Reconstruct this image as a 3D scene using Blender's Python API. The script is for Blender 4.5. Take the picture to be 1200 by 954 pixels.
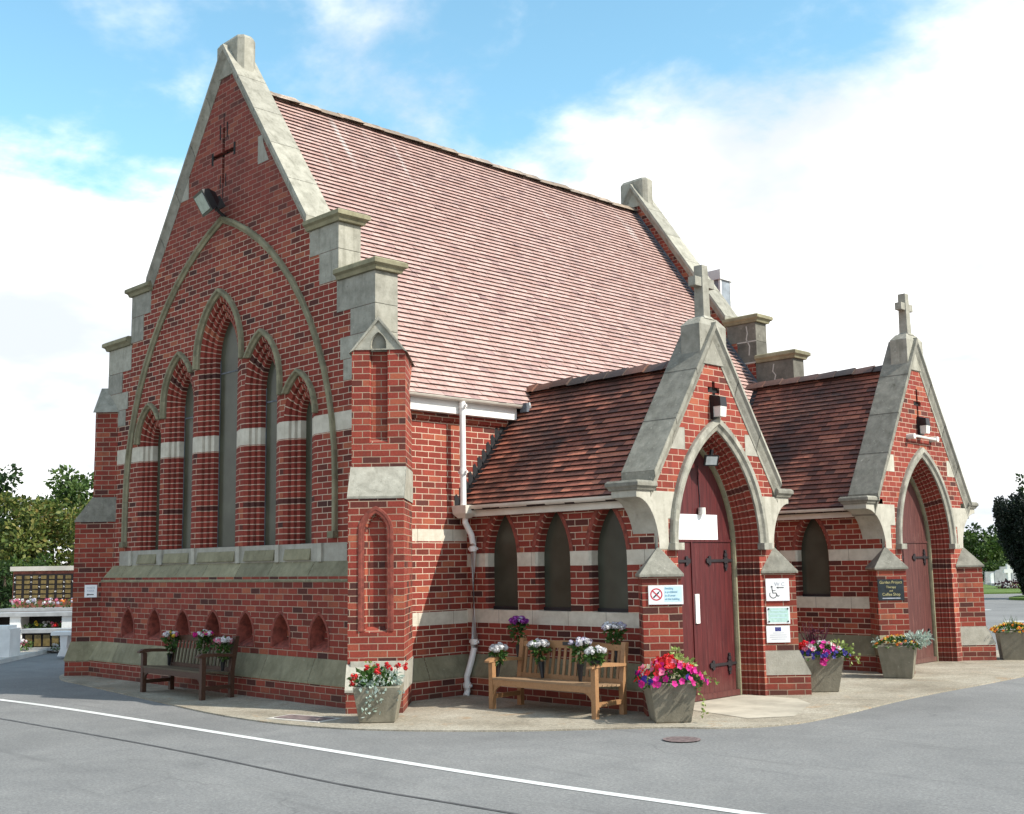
import bpy, bmesh, math, random
from math import radians, sin, cos, tan, pi, sqrt, acos, atan2
from mathutils import Vector, Matrix
from mathutils.geometry import tessellate_polygon

for o in list(bpy.data.objects):
    bpy.data.objects.remove(o, do_unlink=True)
S = bpy.context.scene
COL = S.collection

# ------------------------------------------------------------------ camera
cam = bpy.data.cameras.new('camera')
cam.sensor_fit = 'HORIZONTAL'; cam.sensor_width = 36.0
cam.lens = 1345.35 / 1200 * 36
cam.clip_start = 0.1; cam.clip_end = 3000
camo = bpy.data.objects.new('camera', cam); COL.objects.link(camo)
AZ, PT, RO = radians(45.183), radians(7.799), radians(-0.930)
cf = Vector((-sin(AZ) * cos(PT), cos(AZ) * cos(PT), sin(PT)))
cr = Vector((cos(AZ), sin(AZ), 0)); cu = cr.cross(cf)
r2, u2 = cr * cos(RO) + cu * sin(RO), -cr * sin(RO) + cu * cos(RO)
camo.matrix_world = Matrix(((r2.x, u2.x, -cf.x, 15.084), (r2.y, u2.y, -cf.y, -8.869),
                            (r2.z, u2.z, -cf.z, 1.715), (0, 0, 0, 1)))
S.camera = camo

# ------------------------------------------------------------------ light
SX, SY, SZ = 1.0, 0.385, 0.951
SUN_EL = atan2(SZ, sqrt(SX * SX + SY * SY)); SUN_AZ = atan2(SX, SY)     # azimuth from +Y, clockwise
S.view_settings.view_transform = 'Standard'; S.view_settings.look = 'None'
S.view_settings.gamma = 1.0; S.view_settings.exposure = 0.85
sun = bpy.data.lights.new('sun', 'SUN'); sun.energy = 3.6; sun.angle = radians(0.55); sun.color = (1, 0.95, 0.86)
suno = bpy.data.objects.new('sun', sun); COL.objects.link(suno)
suno.rotation_euler = Vector((SX, SY, SZ)).to_track_quat('Z', 'Y').to_euler()
suno.location = (30, 10, 30)


class NT:
    """small helper to write node trees"""
    def __init__(s, tree): s.t = tree; s.t.nodes.clear()
    def n(s, typ, ins=None, **kw):
        nd = s.t.nodes.new(typ)
        for k, v in kw.items(): setattr(nd, k, v)
        for k, v in (ins or {}).items():
            if isinstance(v, bpy.types.NodeSocket): s.t.links.new(v, nd.inputs[k])
            else: nd.inputs[k].default_value = v
        return nd
    def m(s, op, a, b=0.0, c=None, clamp=False):
        ins = {0: a, 1: b}
        if c is not None: ins[2] = c
        return s.n('ShaderNodeMath', ins, operation=op, use_clamp=clamp).outputs[0]
    def mix(s, fac, a, b, mode='MIX'):
        nd = s.t.nodes.new('ShaderNodeMix'); nd.data_type = 'RGBA'; nd.blend_type = mode
        for i, v in ((0, fac), (6, a), (7, b)):
            if isinstance(v, bpy.types.NodeSocket): s.t.links.new(v, nd.inputs[i])
            else: nd.inputs[i].default_value = v if i == 0 else (*v, 1)
        return nd.outputs[2]
    def ramp(s, fac, stops, interp='LINEAR'):
        nd = s.n('ShaderNodeValToRGB', {0: fac}); cr_ = nd.color_ramp; cr_.interpolation = interp
        while len(cr_.elements) < len(stops): cr_.elements.new(0.5)
        for e, (p, c) in zip(cr_.elements, stops):
            e.position = p; e.color = (*c, 1) if len(c) == 3 else c
        return nd.outputs[0]
    def noise(s, vec, scale, detail=4.0, rough=0.55, dist=0.0):
        ins = {'Scale': scale, 'Detail': detail, 'Roughness': rough, 'Distortion': dist}
        if vec is not None: ins['Vector'] = vec
        return s.n('ShaderNodeTexNoise', ins).outputs[0]
    def sstep(s, x, a, b):
        return s.n('ShaderNodeMapRange', {0: x, 1: a, 2: b, 3: 0.0, 4: 1.0}, interpolation_type='SMOOTHSTEP').outputs[0]


# sky: Nishita with a deck of cumulus
W = bpy.data.worlds.new('World'); S.world = W; W.use_nodes = True
T = NT(W.node_tree)
sky = T.n('ShaderNodeTexSky', sky_type='NISHITA', sun_disc=False, sun_elevation=SUN_EL, sun_rotation=SUN_AZ,
          air_density=1.0, dust_density=0.6, ozone_density=1.6)
gen = T.n('ShaderNodeNewGeometry').outputs['Incoming']
d_ = T.n('ShaderNodeVectorMath', {0: gen, 3: -1.0}, operation='SCALE').outputs[0]
sep = T.n('ShaderNodeSeparateXYZ', {0: d_})
elz = T.m('MAXIMUM', sep.outputs[2], 0.02)
# planar cloud coordinates (a deck seen in perspective), softened near the horizon
den = T.m('ADD', elz, 0.25)
cx_ = T.m('DIVIDE', sep.outputs[0], den); cy_ = T.m('DIVIDE', sep.outputs[1], den)
cvec = T.n('ShaderNodeCombineXYZ', {0: cx_, 1: cy_, 2: 22.95}).outputs[0]
n1 = T.noise(cvec, 1.7, 7, 0.56, 0.25)
n2 = T.noise(cvec, 5.2, 6, 0.60, 0.2)
lateral = T.m('ADD', T.m('MULTIPLY', sep.outputs[0], cr.x), T.m('MULTIPLY', sep.outputs[1], cr.y))
# cloud bank: thick low down, thinning upward; reaches higher to the right
thr = T.m('SUBTRACT', elz, T.m('MULTIPLY', T.sstep(lateral, 0.05, 0.55), 0.13))
bank = T.m('MULTIPLY', T.sstep(thr, 0.40, 0.22), 0.30)
cov = T.m('ADD', T.m('ADD', T.m('MULTIPLY', n1, 0.72), T.m('MULTIPLY', n2, 0.28)), bank)
mask = T.sstep(cov, 0.475, 0.655)
shade = T.noise(cvec, 2.6, 5, 0.5)
ccol = T.mix(T.sstep(shade, 0.33, 0.58), (0.585, 0.625, 0.68), (1.0, 1.0, 1.0))
skyc = T.n('ShaderNodeVectorMath', {0: sky.outputs[0], 3: 0.140}, operation='SCALE').outputs[0]
skyc = T.mix(1.0, skyc, (1.02, 1.30, 1.12), 'MULTIPLY')
cl = T.n('ShaderNodeVectorMath', {0: ccol, 3: 0.86}, operation='SCALE').outputs[0]
fin = T.mix(mask, skyc, cl)
bg = T.n('ShaderNodeBackground', {'Color': fin, 'Strength': 1.0})
T.t.links.new(bg.outputs[0], T.n('ShaderNodeOutputWorld').inputs[0])


# ------------------------------------------------------------------ materials
def newmat(name):
    m = bpy.data.materials.new(name); m.use_nodes = True
    return m, NT(m.node_tree)


def finish(t, col, rough=0.8, bump=None, bstr=0.3, bdist=0.01, metal=0.0, spec=0.4, trans=None, bev=0.0):
    ins = {'Base Color': col if isinstance(col, bpy.types.NodeSocket) else (*col, 1), 'Roughness': rough, 'Metallic': metal,
           'Specular IOR Level': spec}
    if bump is not None:
        bi = {'Height': bump, 'Strength': bstr, 'Distance': bdist}
        if bev: bi['Normal'] = t.n('ShaderNodeBevel', {'Radius': bev}, samples=4).outputs[0]
        ins['Normal'] = t.n('ShaderNodeBump', bi).outputs[0]
    b = t.n('ShaderNodeBsdfPrincipled', ins)
    out = b.outputs[0]
    if trans is not None:
        tr = t.n('ShaderNodeBsdfTranslucent', {'Color': trans[0] if isinstance(trans[0], bpy.types.NodeSocket) else (*trans[0], 1)})
        mx = t.n('ShaderNodeMixShader', {0: trans[1], 1: out, 2: tr.outputs[0]}); out = mx.outputs[0]
    t.t.links.new(out, t.n('ShaderNodeOutputMaterial').inputs[0])


def plain(name, col, rough=0.6, var=0.12, scale=6.0, bump=0.0, metal=0.0, spec=0.4):
    m, t = newmat(name)
    pos = t.n('ShaderNodeNewGeometry').outputs['Position']
    nz = t.noise(pos, scale, 5, 0.6)
    lo = tuple(c * (1 - var * 1.6) for c in col); hi = tuple(min(1, c * (1 + var * 1.4)) for c in col)
    c = t.ramp(nz, [(0.3, lo), (0.7, hi)])
    finish(t, c, rough, t.noise(pos, scale * 7, 4) if bump else None, bump, 0.01, metal, spec)
    return m


def brick_mat(name, bands=(), tone=1.0, dark=0.14, aged=None, mort=(0.62, 0.48, 0.36)):
    """red brick in cream mortar with pale stone string courses at the heights in bands"""
    m, t = newmat(name)
    uv = t.n('ShaderNodeUVMap', uv_map='UVMap').outputs[0]
    pos = t.n('ShaderNodeNewGeometry').outputs['Position']
    wob = t.n('ShaderNodeTexNoise', {'Vector': pos, 'Scale': 5.0, 'Detail': 3.0}).outputs[1]
    wv = t.n('ShaderNodeVectorMath', {0: wob, 3: 0.010}, operation='SCALE').outputs[0]
    uvw = t.n('ShaderNodeVectorMath', {0: uv, 1: wv}, operation='ADD').outputs[0]
    br = t.n('ShaderNodeTexBrick', {'Vector': uvw, 'Color1': (0, 0, 0, 1), 'Color2': (1, 1, 1, 1), 'Mortar': (0.5, 0.5, 0.5, 1),
             'Scale': 1.0, 'Mortar Size': 0.0060, 'Mortar Smooth': 0.25, 'Bias': 0.0, 'Brick Width': 0.226, 'Row Height': 0.0808},
             offset=0.5, offset_frequency=2)
    k = tone
    rnd = br.outputs['Color']
    c = t.ramp(rnd, [(0.0, (0.065 * k, 0.025 * k, 0.021 * k)), (dark * 0.8, (0.120 * k, 0.030 * k, 0.022 * k)), (dark + 0.05, (0.190 * k, 0.036 * k, 0.023 * k)),
                     (0.55, (0.236 * k, 0.041 * k, 0.0285 * k)), (0.85, (0.284 * k, 0.056 * k, 0.036 * k)), (1.0, (0.35 * k, 0.105 * k, 0.056 * k))])
    fine = t.noise(pos, 42, 5, 0.65)
    c = t.mix(0.55, c, t.ramp(fine, [(0.25, (0.55, 0.52, 0.50)), (0.75, (1.25, 1.25, 1.28))]), 'MULTIPLY')
    big = t.noise(pos, 0.9, 4, 0.6)
    c = t.mix(0.5, c, t.ramp(big, [(0.3, (0.72, 0.70, 0.70)), (0.7, (1.15, 1.12, 1.10))]), 'MULTIPLY')
    stm = t.n('ShaderNodeMapping', {0: pos, 3: (3.2, 3.2, 0.55)}).outputs[0]
    c = t.mix(t.m('MULTIPLY', t.sstep(t.noise(stm, 1.3, 6, 0.62), 0.52, 0.72), 0.42), c, (0.075, 0.036, 0.032))
    zc = t.n('ShaderNodeSeparateXYZ', {0: pos}).outputs[2]
    damp = t.sstep(t.m('ADD', zc, t.m('MULTIPLY', t.noise(pos, 2.2, 5, 0.65), 0.45)), 0.50, 0.20)
    c = t.mix(t.m('MULTIPLY', damp, 0.5), c, (0.085, 0.040, 0.030))
    mc = t.ramp(t.noise(pos, 3.0, 5, 0.6), [(0.3, tuple(v * 0.68 for v in mort)), (0.7, mort)])
    mo = br.outputs['Fac']
    z = t.n('ShaderNodeSeparateXYZ', {0: pos}).outputs[2]
    if aged:        # weathered top of the gable: the joints are grimed over
        ag = t.m('MULTIPLY', t.sstep(t.m('ADD', z, t.m('MULTIPLY', t.m('SUBTRACT', t.noise(pos, 0.8, 4), 0.5), 3.0)), aged - 0.8, aged + 0.9), 0.72)
        mc = t.mix(ag, mc, (0.20, 0.085, 0.07))
        c = t.mix(t.m('MULTIPLY', ag, 0.45), c, (0.17, 0.06, 0.05))
    mc = t.mix(t.m('MULTIPLY', damp, 0.6), mc, (0.13, 0.10, 0.07))
    c = t.mix(mo, c, mc)
    hgt = t.m('ADD', t.m('MULTIPLY', t.m('SUBTRACT', 1.0, mo), 1.0), t.m('MULTIPLY', fine, 0.35))
    sc = t.ramp(t.noise(pos, 7.0, 6, 0.65), [(0.3, (0.44, 0.395, 0.315)), (0.7, (0.62, 0.57, 0.475))])
    u = t.n('ShaderNodeSeparateXYZ', {0: uv}).outputs[0]
    jt = t.m('LESS_THAN', t.m('ABSOLUTE', t.m('SUBTRACT', t.m('FRACT', t.m('DIVIDE', u, 0.62)), 0.5)), 0.006)
    sc = t.mix(jt, sc, (0.22, 0.19, 0.15))
    for z0, z1 in bands:
        inb = t.m('MULTIPLY', t.m('GREATER_THAN', z, z0), t.m('LESS_THAN', z, z1))
        c = t.mix(inb, c, sc); hgt = t.m('MULTIPLY', hgt, t.m('SUBTRACT', 1.0, t.m('MULTIPLY', inb, 0.85)))
    finish(t, c, 0.86, hgt, 0.6, 0.007, spec=0.25, bev=0.008)
    return m


def stone_mat(name, lo, hi, lich=0.3, scale=5.0, streak=0.0):
    m, t = newmat(name)
    pos = t.n('ShaderNodeNewGeometry').outputs['Position']
    n = t.noise(pos, scale, 7, 0.68)
    c = t.ramp(n, [(0.28, lo), (0.72, hi)])
    l1 = t.sstep(t.noise(pos, 13, 5, 0.7), 0.60, 0.72)
    c = t.mix(t.m('MULTIPLY', l1, lich), c, (0.075, 0.072, 0.050))
    l2 = t.sstep(t.noise(pos, 21, 4, 0.6), 0.64, 0.74)
    c = t.mix(t.m('MULTIPLY', l2, lich * 0.8), c, (0.58, 0.56, 0.48))
    if streak:
        mp = t.n('ShaderNodeMapping', {0: pos, 3: (7, 7, 0.7)}).outputs[0]
        c = t.mix(t.m('MULTIPLY', t.sstep(t.noise(mp, 1.4, 4), 0.5, 0.7), streak), c, (0.10, 0.095, 0.07))
    rv = t.n('ShaderNodeAttribute', attribute_name='rnd').outputs[2]
    c = t.mix(0.7, c, t.ramp(rv, [(0, (0.74, 0.74, 0.74)), (1, (1.2, 1.19, 1.15))]), 'MULTIPLY')
    finish(t, c, 0.9, t.noise(pos, 45, 6, 0.7), 0.6, 0.008, spec=0.2, bev=0.014)
    return m


def tile_mat(name, stops, moss, mossamt, sheen=0.55, msc=0.75, lime=0.0):
    m, t = newmat(name)
    pos = t.n('ShaderNodeNewGeometry').outputs['Position']
    rv = t.n('ShaderNodeAttribute', attribute_name='rnd').outputs[2]
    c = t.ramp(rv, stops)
    c = t.mix(0.6, c, t.ramp(t.noise(pos, 30, 5, 0.6), [(0.3, (0.7, 0.68, 0.66)), (0.7, (1.2, 1.2, 1.2))]), 'MULTIPLY')
    big = t.noise(pos, msc, 7, 0.72, 0.4)
    pat = t.sstep(t.m('ADD', big, t.m('MULTIPLY', rv, 0.10)), moss - 0.05, moss + 0.10)
    c = t.mix(t.m('MULTIPLY', pat, mossamt), c, (0.035, 0.026, 0.024))
    if lime:      # pale lime runs below the ridge mortar
        xyz = t.n('ShaderNodeSeparateXYZ', {0: pos}).outputs
        sv = t.n('ShaderNodeCombineXYZ', {0: 0.0, 1: t.m('MULTIPLY', xyz[1], 2.3), 2: t.m('MULTIPLY', xyz[2], 0.22)}).outputs[0]
        run = t.m('MULTIPLY', t.sstep(t.noise(sv, 1.5, 4, 0.6), 0.56, 0.68), t.m('MULTIPLY', t.sstep(xyz[2], 7.3, 8.6), t.sstep(t.noise(pos, 0.5, 2), 0.4, 0.6)))
        c = t.mix(t.m('MULTIPLY', run, lime), c, (0.60, 0.56, 0.54))
    finish(t, c, sheen, t.noise(pos, 60, 4), 0.3, 0.004, spec=0.45)
    return m


def leaf_mat(name, stops, tr=0.25, rough=0.55):
    m, t = newmat(name)
    pos = t.n('ShaderNodeNewGeometry').outputs['Position']
    rv = t.n('ShaderNodeAttribute', attribute_name='rnd').outputs[2]
    f = t.m('ADD', t.m('MULTIPLY', rv, 0.6), t.m('MULTIPLY', t.noise(pos, 0.9, 3), 0.4))
    c = t.ramp(f, stops)
    finish(t, c, rough, trans=(c, tr), spec=0.3)
    return m


def wood_mat(name, lo, hi, rough=0.6):
    m, t = newmat(name)
    tc = t.n('ShaderNodeTexCoord').outputs['Object']
    mp = t.n('ShaderNodeMapping', {0: tc, 3: (2.0, 2.0, 2.0)}).outputs[0]
    n = t.noise(mp, 9, 6, 0.7, 2.0)
    rv = t.n('ShaderNodeAttribute', attribute_name='rnd').outputs[2]
    c = t.ramp(t.m('ADD', t.m('MULTIPLY', n, 0.7), t.m('MULTIPLY', rv, 0.3)), [(0.25, lo), (0.75, hi)])
    finish(t, c, rough, n, 0.25, 0.004, spec=0.35)
    return m


M = {}
M['brick_front'] = brick_mat('brick_front', [(3.482, 3.724)], 0.97, 0.09, aged=6.6)
M['brick_plain'] = brick_mat('brick_plain', [], 1.0, 0.13)
M['brick_low'] = brick_mat('brick_low', [], 1.0, 0.13, mort=(0.42, 0.29, 0.21))
M['brick_side'] = brick_mat('brick_side', [(2.037, 2.195), (0.938, 1.108)], 1.03, 0.06)
M['brick_porch'] = brick_mat('brick_porch', [(1.69, 1.866), (0.948, 1.123)], 1.0, 0.10)
M['brick_porch_front'] = brick_mat('brick_porch_front', [], 1.02, 0.06, mort=(0.50, 0.35, 0.26))
M['brick_butt'] = brick_mat('brick_butt', [], 1.05, 0.20, mort=(0.42, 0.30, 0.215))
M['ring'] = plain('moulded_brick', (0.205, 0.048, 0.032), 0.8, 0.3, 14, 0.2)
M['stone'] = stone_mat('pale_stone', (0.220, 0.210, 0.175), (0.395, 0.378, 0.325), 0.5, 6.0, 0.35)
M['stone_light'] = stone_mat('clean_stone', (0.315, 0.297, 0.248), (0.48, 0.455, 0.392), 0.22, 5.0, 0.2)
M['stone_grey'] = stone_mat('weathered_stone', (0.15, 0.143, 0.12), (0.31, 0.295, 0.25), 0.7, 7.0, 0.3)
M['stone_green'] = stone_mat('algae_stone', (0.165, 0.150, 0.095), (0.31, 0.285, 0.19), 0.4, 4.0, 0.25)
M['stone_dark'] = stone_mat('sooty_stone', (0.085, 0.080, 0.068), (0.19, 0.18, 0.155), 0.3)
M['tile_main'] = tile_mat('clay_tile_pale', [(0, (0.045, 0.024, 0.022)), (0.03, (0.045, 0.024, 0.022)), (0.05, (0.41, 0.255, 0.22)), (0.5, (0.50, 0.325, 0.285)), (0.85, (0.53, 0.355, 0.315)), (1, (0.37, 0.235, 0.215))], 0.60, 0.20, 0.40, 2.6, 0.6)  # first two stops colour the butts: course shadow lines put into the tile colour
M['tile_porch'] = tile_mat('clay_tile_dark', [(0, (0.022, 0.012, 0.010)), (0.03, (0.022, 0.012, 0.010)), (0.05, (0.10, 0.045, 0.034)), (0.35, (0.20, 0.070, 0.047)), (0.75, (0.35, 0.120, 0.078)), (1, (0.45, 0.165, 0.10))], 0.58, 0.72, 0.6)  # near-black first stops again paint the shade lines at the butts
M['ridge_main'] = tile_mat('ridge_pale', [(0, (0.20, 0.145, 0.10)), (0.5, (0.34, 0.26, 0.19)), (1, (0.46, 0.36, 0.28))], 0.55, 0.5, 0.6, 4.0)
M['ridge_porch'] = tile_mat('ridge_dark', [(0, (0.045, 0.035, 0.03)), (0.6, (0.11, 0.055, 0.04)), (1, (0.22, 0.085, 0.05))], 0.55, 0.6)
M['white'] = plain('white_paint', (0.74, 0.73, 0.70), 0.4, 0.05, 3)
M['cream'] = plain('cream_gutter', (0.60, 0.555, 0.48), 0.45, 0.10, 3)
M['lead'] = plain('lead', (0.10, 0.115, 0.135), 0.55, 0.3, 9)
M['black'] = plain('black_metal', (0.012, 0.012, 0.014), 0.5, 0.2)
M['iron'] = plain('iron', (0.018, 0.014, 0.016), 0.55, 0.2)
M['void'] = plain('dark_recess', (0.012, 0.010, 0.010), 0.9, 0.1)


def door_mat(name, lo, hi, wear, fade):
    m, t = newmat(name)
    pos = t.n('ShaderNodeNewGeometry').outputs['Position']
    y = t.n('ShaderNodeSeparateXYZ', {0: pos}).outputs[1]
    fr = t.m('ABSOLUTE', t.m('SUBTRACT', t.m('FRACT', t.m('DIVIDE', y, 0.105)), 0.5))
    groove = t.sstep(fr, 0.46, 0.49)
    mp = t.n('ShaderNodeMapping', {0: pos, 3: (14, 14, 1.3)}).outputs[0]
    n = t.noise(mp, 1.5, 5, 0.6)
    c = t.ramp(n, [(0.3, lo), (0.72, hi)])
    c = t.mix(t.m('MULTIPLY', t.sstep(t.noise(mp, 3.1, 3), 0.60, 0.74), wear), c, (0.30, 0.17, 0.14))
    zz = t.n('ShaderNodeSeparateXYZ', {0: pos}).outputs[2]
    c = t.mix(t.m('MULTIPLY', t.sstep(t.m('ADD', zz, t.m('MULTIPLY', t.noise(pos, 6, 4), 0.5)), 0.62, 0.22), 0.55), c, fade)
    c = t.mix(t.m('MULTIPLY', groove, 0.7), c, (0.03, 0.004, 0.004))
    finish(t, c, 0.5, t.m('SUBTRACT', t.m('MULTIPLY', n, 0.2), groove), 0.6, 0.006, spec=0.4)
    return m
M['door'] = door_mat('door_paint', (0.050, 0.006, 0.007), (0.100, 0.013, 0.013), 0.15, (0.12, 0.05, 0.04))
M['door_worn'] = door_mat('faded_door_paint', (0.058, 0.018, 0.016), (0.125, 0.043, 0.036), 0.40, (0.16, 0.09, 0.07))


def glass_mat(name, lo, hi):
    m, t = newmat(name)
    pos = t.n('ShaderNodeNewGeometry').outputs['Position']
    n = t.noise(pos, 2.2, 3, 0.5)
    c = t.ramp(n, [(0.3, lo), (0.7, hi)])
    finish(t, c, 0.22, t.noise(pos, 3.5, 3), 0.12, 0.02, spec=0.22)
    return m
M['glass'] = glass_mat('sheet_glazing', (0.048, 0.050, 0.033), (0.080, 0.081, 0.056))
M['glass_porch'] = glass_mat('dusty_glazing', (0.042, 0.043, 0.030), (0.070, 0.070, 0.052))


# ------------------------------------------------------------------ mesh builder
class Frame:
    """local frame on a wall: u along it, v up, d outwards"""
    def __init__(s, o, U, N): s.o = Vector(o); s.U = Vector(U).normalized(); s.N = Vector(N).normalized(); s.Z = Vector((0, 0, 1))
    def __call__(s, u, v, d=0.0): return s.o + s.U * u + s.Z * v + s.N * d


class MB:
    def __init__(s): s.v = []; s.f = []; s.r = []; s.sm = []; s.uv = {}
    def face(s, pts, r=None, smooth=False, uv=None):
        if uv is not None: s.uv[len(s.f)] = uv
        i = len(s.v); s.v.extend(Vector(p) for p in pts); s.f.append(list(range(i, i + len(pts))))
        s.r.append(random.random() if r is None else r); s.sm.append(smooth)
    def box(s, a, b, r=None, T=None):
        r = random.random() if r is None else r
        (x0, y0, z0), (x1, y1, z1) = a, b
        P = [Vector(p) for p in ((x0, y0, z0), (x1, y0, z0), (x1, y1, z0), (x0, y1, z0), (x0, y0, z1), (x1, y0, z1), (x1, y1, z1), (x0, y1, z1))]
        if T is not None: P = [T @ p for p in P]
        for q in ((0, 3, 2, 1), (4, 5, 6, 7), (0, 1, 5, 4), (1, 2, 6, 5), (2, 3, 7, 6), (3, 0, 4, 7)): s.face([P[i] for i in q], r)
    def fbox(s, F, u0, u1, v0, v1, d0, d1, r=None):
        s.prism([(u0, v0), (u1, v0), (u1, v1), (u0, v1)], F, d0, d1, r)
    def prism(s, poly, F, d0, d1, r=None, back=True):
        """polygon (u,v) counter-clockwise, extruded from d0 (inside) to d1 (outside)"""
        r = random.random() if r is None else r
        tr = tessellate_polygon([[Vector((u, v, 0)) for u, v in poly]])
        for t in tr:
            t = s._ccw([poly[i] for i in t]); s.face([F(u, v, d1) for u, v in t], r)
            if back: s.face([F(u, v, d0) for u, v in reversed(t)], r)
        n = len(poly)
        for i in range(n):
            a, b = poly[i], poly[(i + 1) % n]
            s.face([F(*a, d0), F(*b, d0), F(*b, d1), F(*a, d1)], r)
    @staticmethod
    def _ccw(t):
        (ax, ay), (bx, by), (cx, cy) = t
        return t if (bx - ax) * (cy - ay) - (by - ay) * (cx - ax) > 0 else t[::-1]
    def sheet(s, poly, holes, F, d=0.0, r=None):
        flat = list(poly); [flat.extend(h) for h in holes]
        r = random.random() if r is None else r
        for t in tessellate_polygon([[Vector((u, v, 0)) for u, v in q] for q in [poly] + list(holes)]):
            s.face([F(u, v, d) for u, v in s._ccw([flat[i] for i in t])], r)
    def loft(s, rings, closed=True, smooth=False, r=None, flip=False):
        for A, B in zip(rings, rings[1:]):
            n = len(A)
            for i in range(n if closed else n - 1):
                j = (i + 1) % n
                q = [A[i], A[j], B[j], B[i]]
                s.face(q[::-1] if flip else q, r, smooth)
    def reveal(s, rings, z0, closed=True, r=None):
        """loft with radial brick joints: courses run along the arch"""
        mid = rings[len(rings) // 2]; L = [z0]
        for a, b in zip(mid, mid[1:] + mid[:1]): L.append(L[-1] + (b - a).length)
        half = L[len(mid) - 1] / 2 + z0 / 2
        pr = [0.0]
        for A, B in zip(rings, rings[1:]): pr.append(pr[-1] + (B[len(B) // 3] - A[len(A) // 3]).length)
        k = 0.080 / max(pr[-1], 0.01)
        for (A, B), p0, p1 in zip(zip(rings, rings[1:]), pr, pr[1:]):
            n = len(A)
            for i in range(n if closed else n - 1):
                j = (i + 1) % n; fl = lambda x: x if x <= half else 2 * half - x
                v0, v1 = fl(L[i]), fl(L[i + 1])
                s.face([A[i], A[j], B[j], B[i]], r, False, [(0.012 + p0 * k, v0), (0.012 + p0 * k, v1), (0.012 + p1 * k, v1), (0.012 + p1 * k, v0)])
    def tube(s, path, rad, n=8, caps=True, r=None):
        path = [Vector(p) for p in path]; rings = []
        rads = rad if isinstance(rad, (list, tuple)) else [rad] * len(path)
        for i, p in enumerate(path):
            t = (path[min(i + 1, len(path) - 1)] - path[max(i - 1, 0)]).normalized()
            a = t.cross(Vector((0, 0, 1)));  a = a.normalized() if a.length > 1e-3 else Vector((1, 0, 0))
            b = t.cross(a)
            rings.append([p + (a * cos(2 * pi * k / n) + b * sin(2 * pi * k / n)) * rads[i] for k in range(n)])
        s.loft(rings, True, True, r, flip=True)
        if caps: s.face(rings[0], r); s.face(rings[-1][::-1], r)
    def build(s, name, mat, parent=None, off=None, weld=False):
        me = bpy.data.meshes.new(name)
        off = Vector(off) if off is not None else Vector((0, 0, 0))
        me.from_pydata([tuple(p - off) for p in s.v], [], s.f)
        uvl = me.uv_layers.new(name='UVMap'); at = me.attributes.new('rnd', 'FLOAT', 'FACE')
        at.data.foreach_set('value', s.r)
        me.polygons.foreach_set('use_smooth', s.sm)
        uvs = []
        for fi, f in enumerate(s.f):
            if fi in s.uv:
                for q in s.uv[fi]: uvs += q
                continue
            a, b, c = s.v[f[0]], s.v[f[1]], s.v[f[2]]
            n = (b - a).cross(c - b)
            if n.length < 1e-12 and len(f) > 3: n = (c - b).cross(s.v[f[3]] - c)
            if n.length < 1e-12: n = Vector((0, 0, 1))
            n.normalize()
            if abs(n.z) > 0.985:
                for i in f: uvs += [s.v[i].x, s.v[i].y]
            else:
                t = Vector((-n.y, n.x, 0)).normalized(); q = n.cross(t)
                for i in f: uvs += [s.v[i].dot(t), s.v[i].dot(q)]
        uvl.data.foreach_set('uv', uvs)
        me.materials.append(mat)
        if weld:
            bm = bmesh.new(); bm.from_mesh(me); bmesh.ops.remove_doubles(bm, verts=bm.verts, dist=1e-4); bm.to_mesh(me); bm.free()
        o = bpy.data.objects.new(name, me); COL.objects.link(o)
        if parent: o.parent = parent
        return o


def tag(o, label=None, cat=None, group=None, kind=None):
    for k, v in (('label', label), ('category', cat), ('group', group), ('kind', kind)):
        if v: o[k] = v
    return o


def thing(name, label, cat, loc=(0, 0, 0), rz=0.0, group=None):
    o = bpy.data.objects.new(name, None); COL.objects.link(o); o.empty_display_size = 0.2
    o.location = loc; o.rotation_euler = (0, 0, rz)
    return tag(o, label, cat, group)


def arch(c, w, cx, zs, z0, o=0.0, n=14, z0r=None):
    """pointed arch outline from lower left over the apex to lower right; o = outward offset"""
    R = w + cx + o; am = acos(-cx / R) if True else 0
    pts = [(c - w - o, z0)] if z0 < zs - 1e-4 else []
    # left arc: centre at (+cx, zs), angle pi down to am
    pts += [(c + cx + R * cos(pi + (am2 - pi)), zs + R * sin(am2)) for am2 in [pi + (acos(-cx / R) - pi) * k / n for k in range(n + 1)]]
    right = [(2 * c - x, z) for x, z in reversed(pts[:-1])]
    zr = z0 if z0r is None else z0r
    return pts, right, zr


def arch_loop(c, w, cx, zs, z0, o=0.0, n=14):
    a, b, _ = arch(c, w, cx, zs, z0, o, n)
    return a + b


def arch_path(c, w, cx, zs, zl, zr, o=0.0, n=14):
    """open path for hood moulds whose two feet may stop at different heights"""
    R = w + cx + o; aa = acos(-cx / R)
    def half(zf):
        P = []
        if zf < zs: P.append((-w - o, zf)); a0 = pi
        else: a0 = pi - math.asin(min(1, (zf - zs) / R))
        return P + [(cx + R * cos(a0 + (aa - a0) * k / n), zs + R * sin(a0 + (aa - a0) * k / n)) for k in range(n + 1)]
    L, Rr = half(zl), half(zr)
    return [(c + x, z) for x, z in L] + [(c - x, z) for x, z in reversed(Rr[:-1])]


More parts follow.
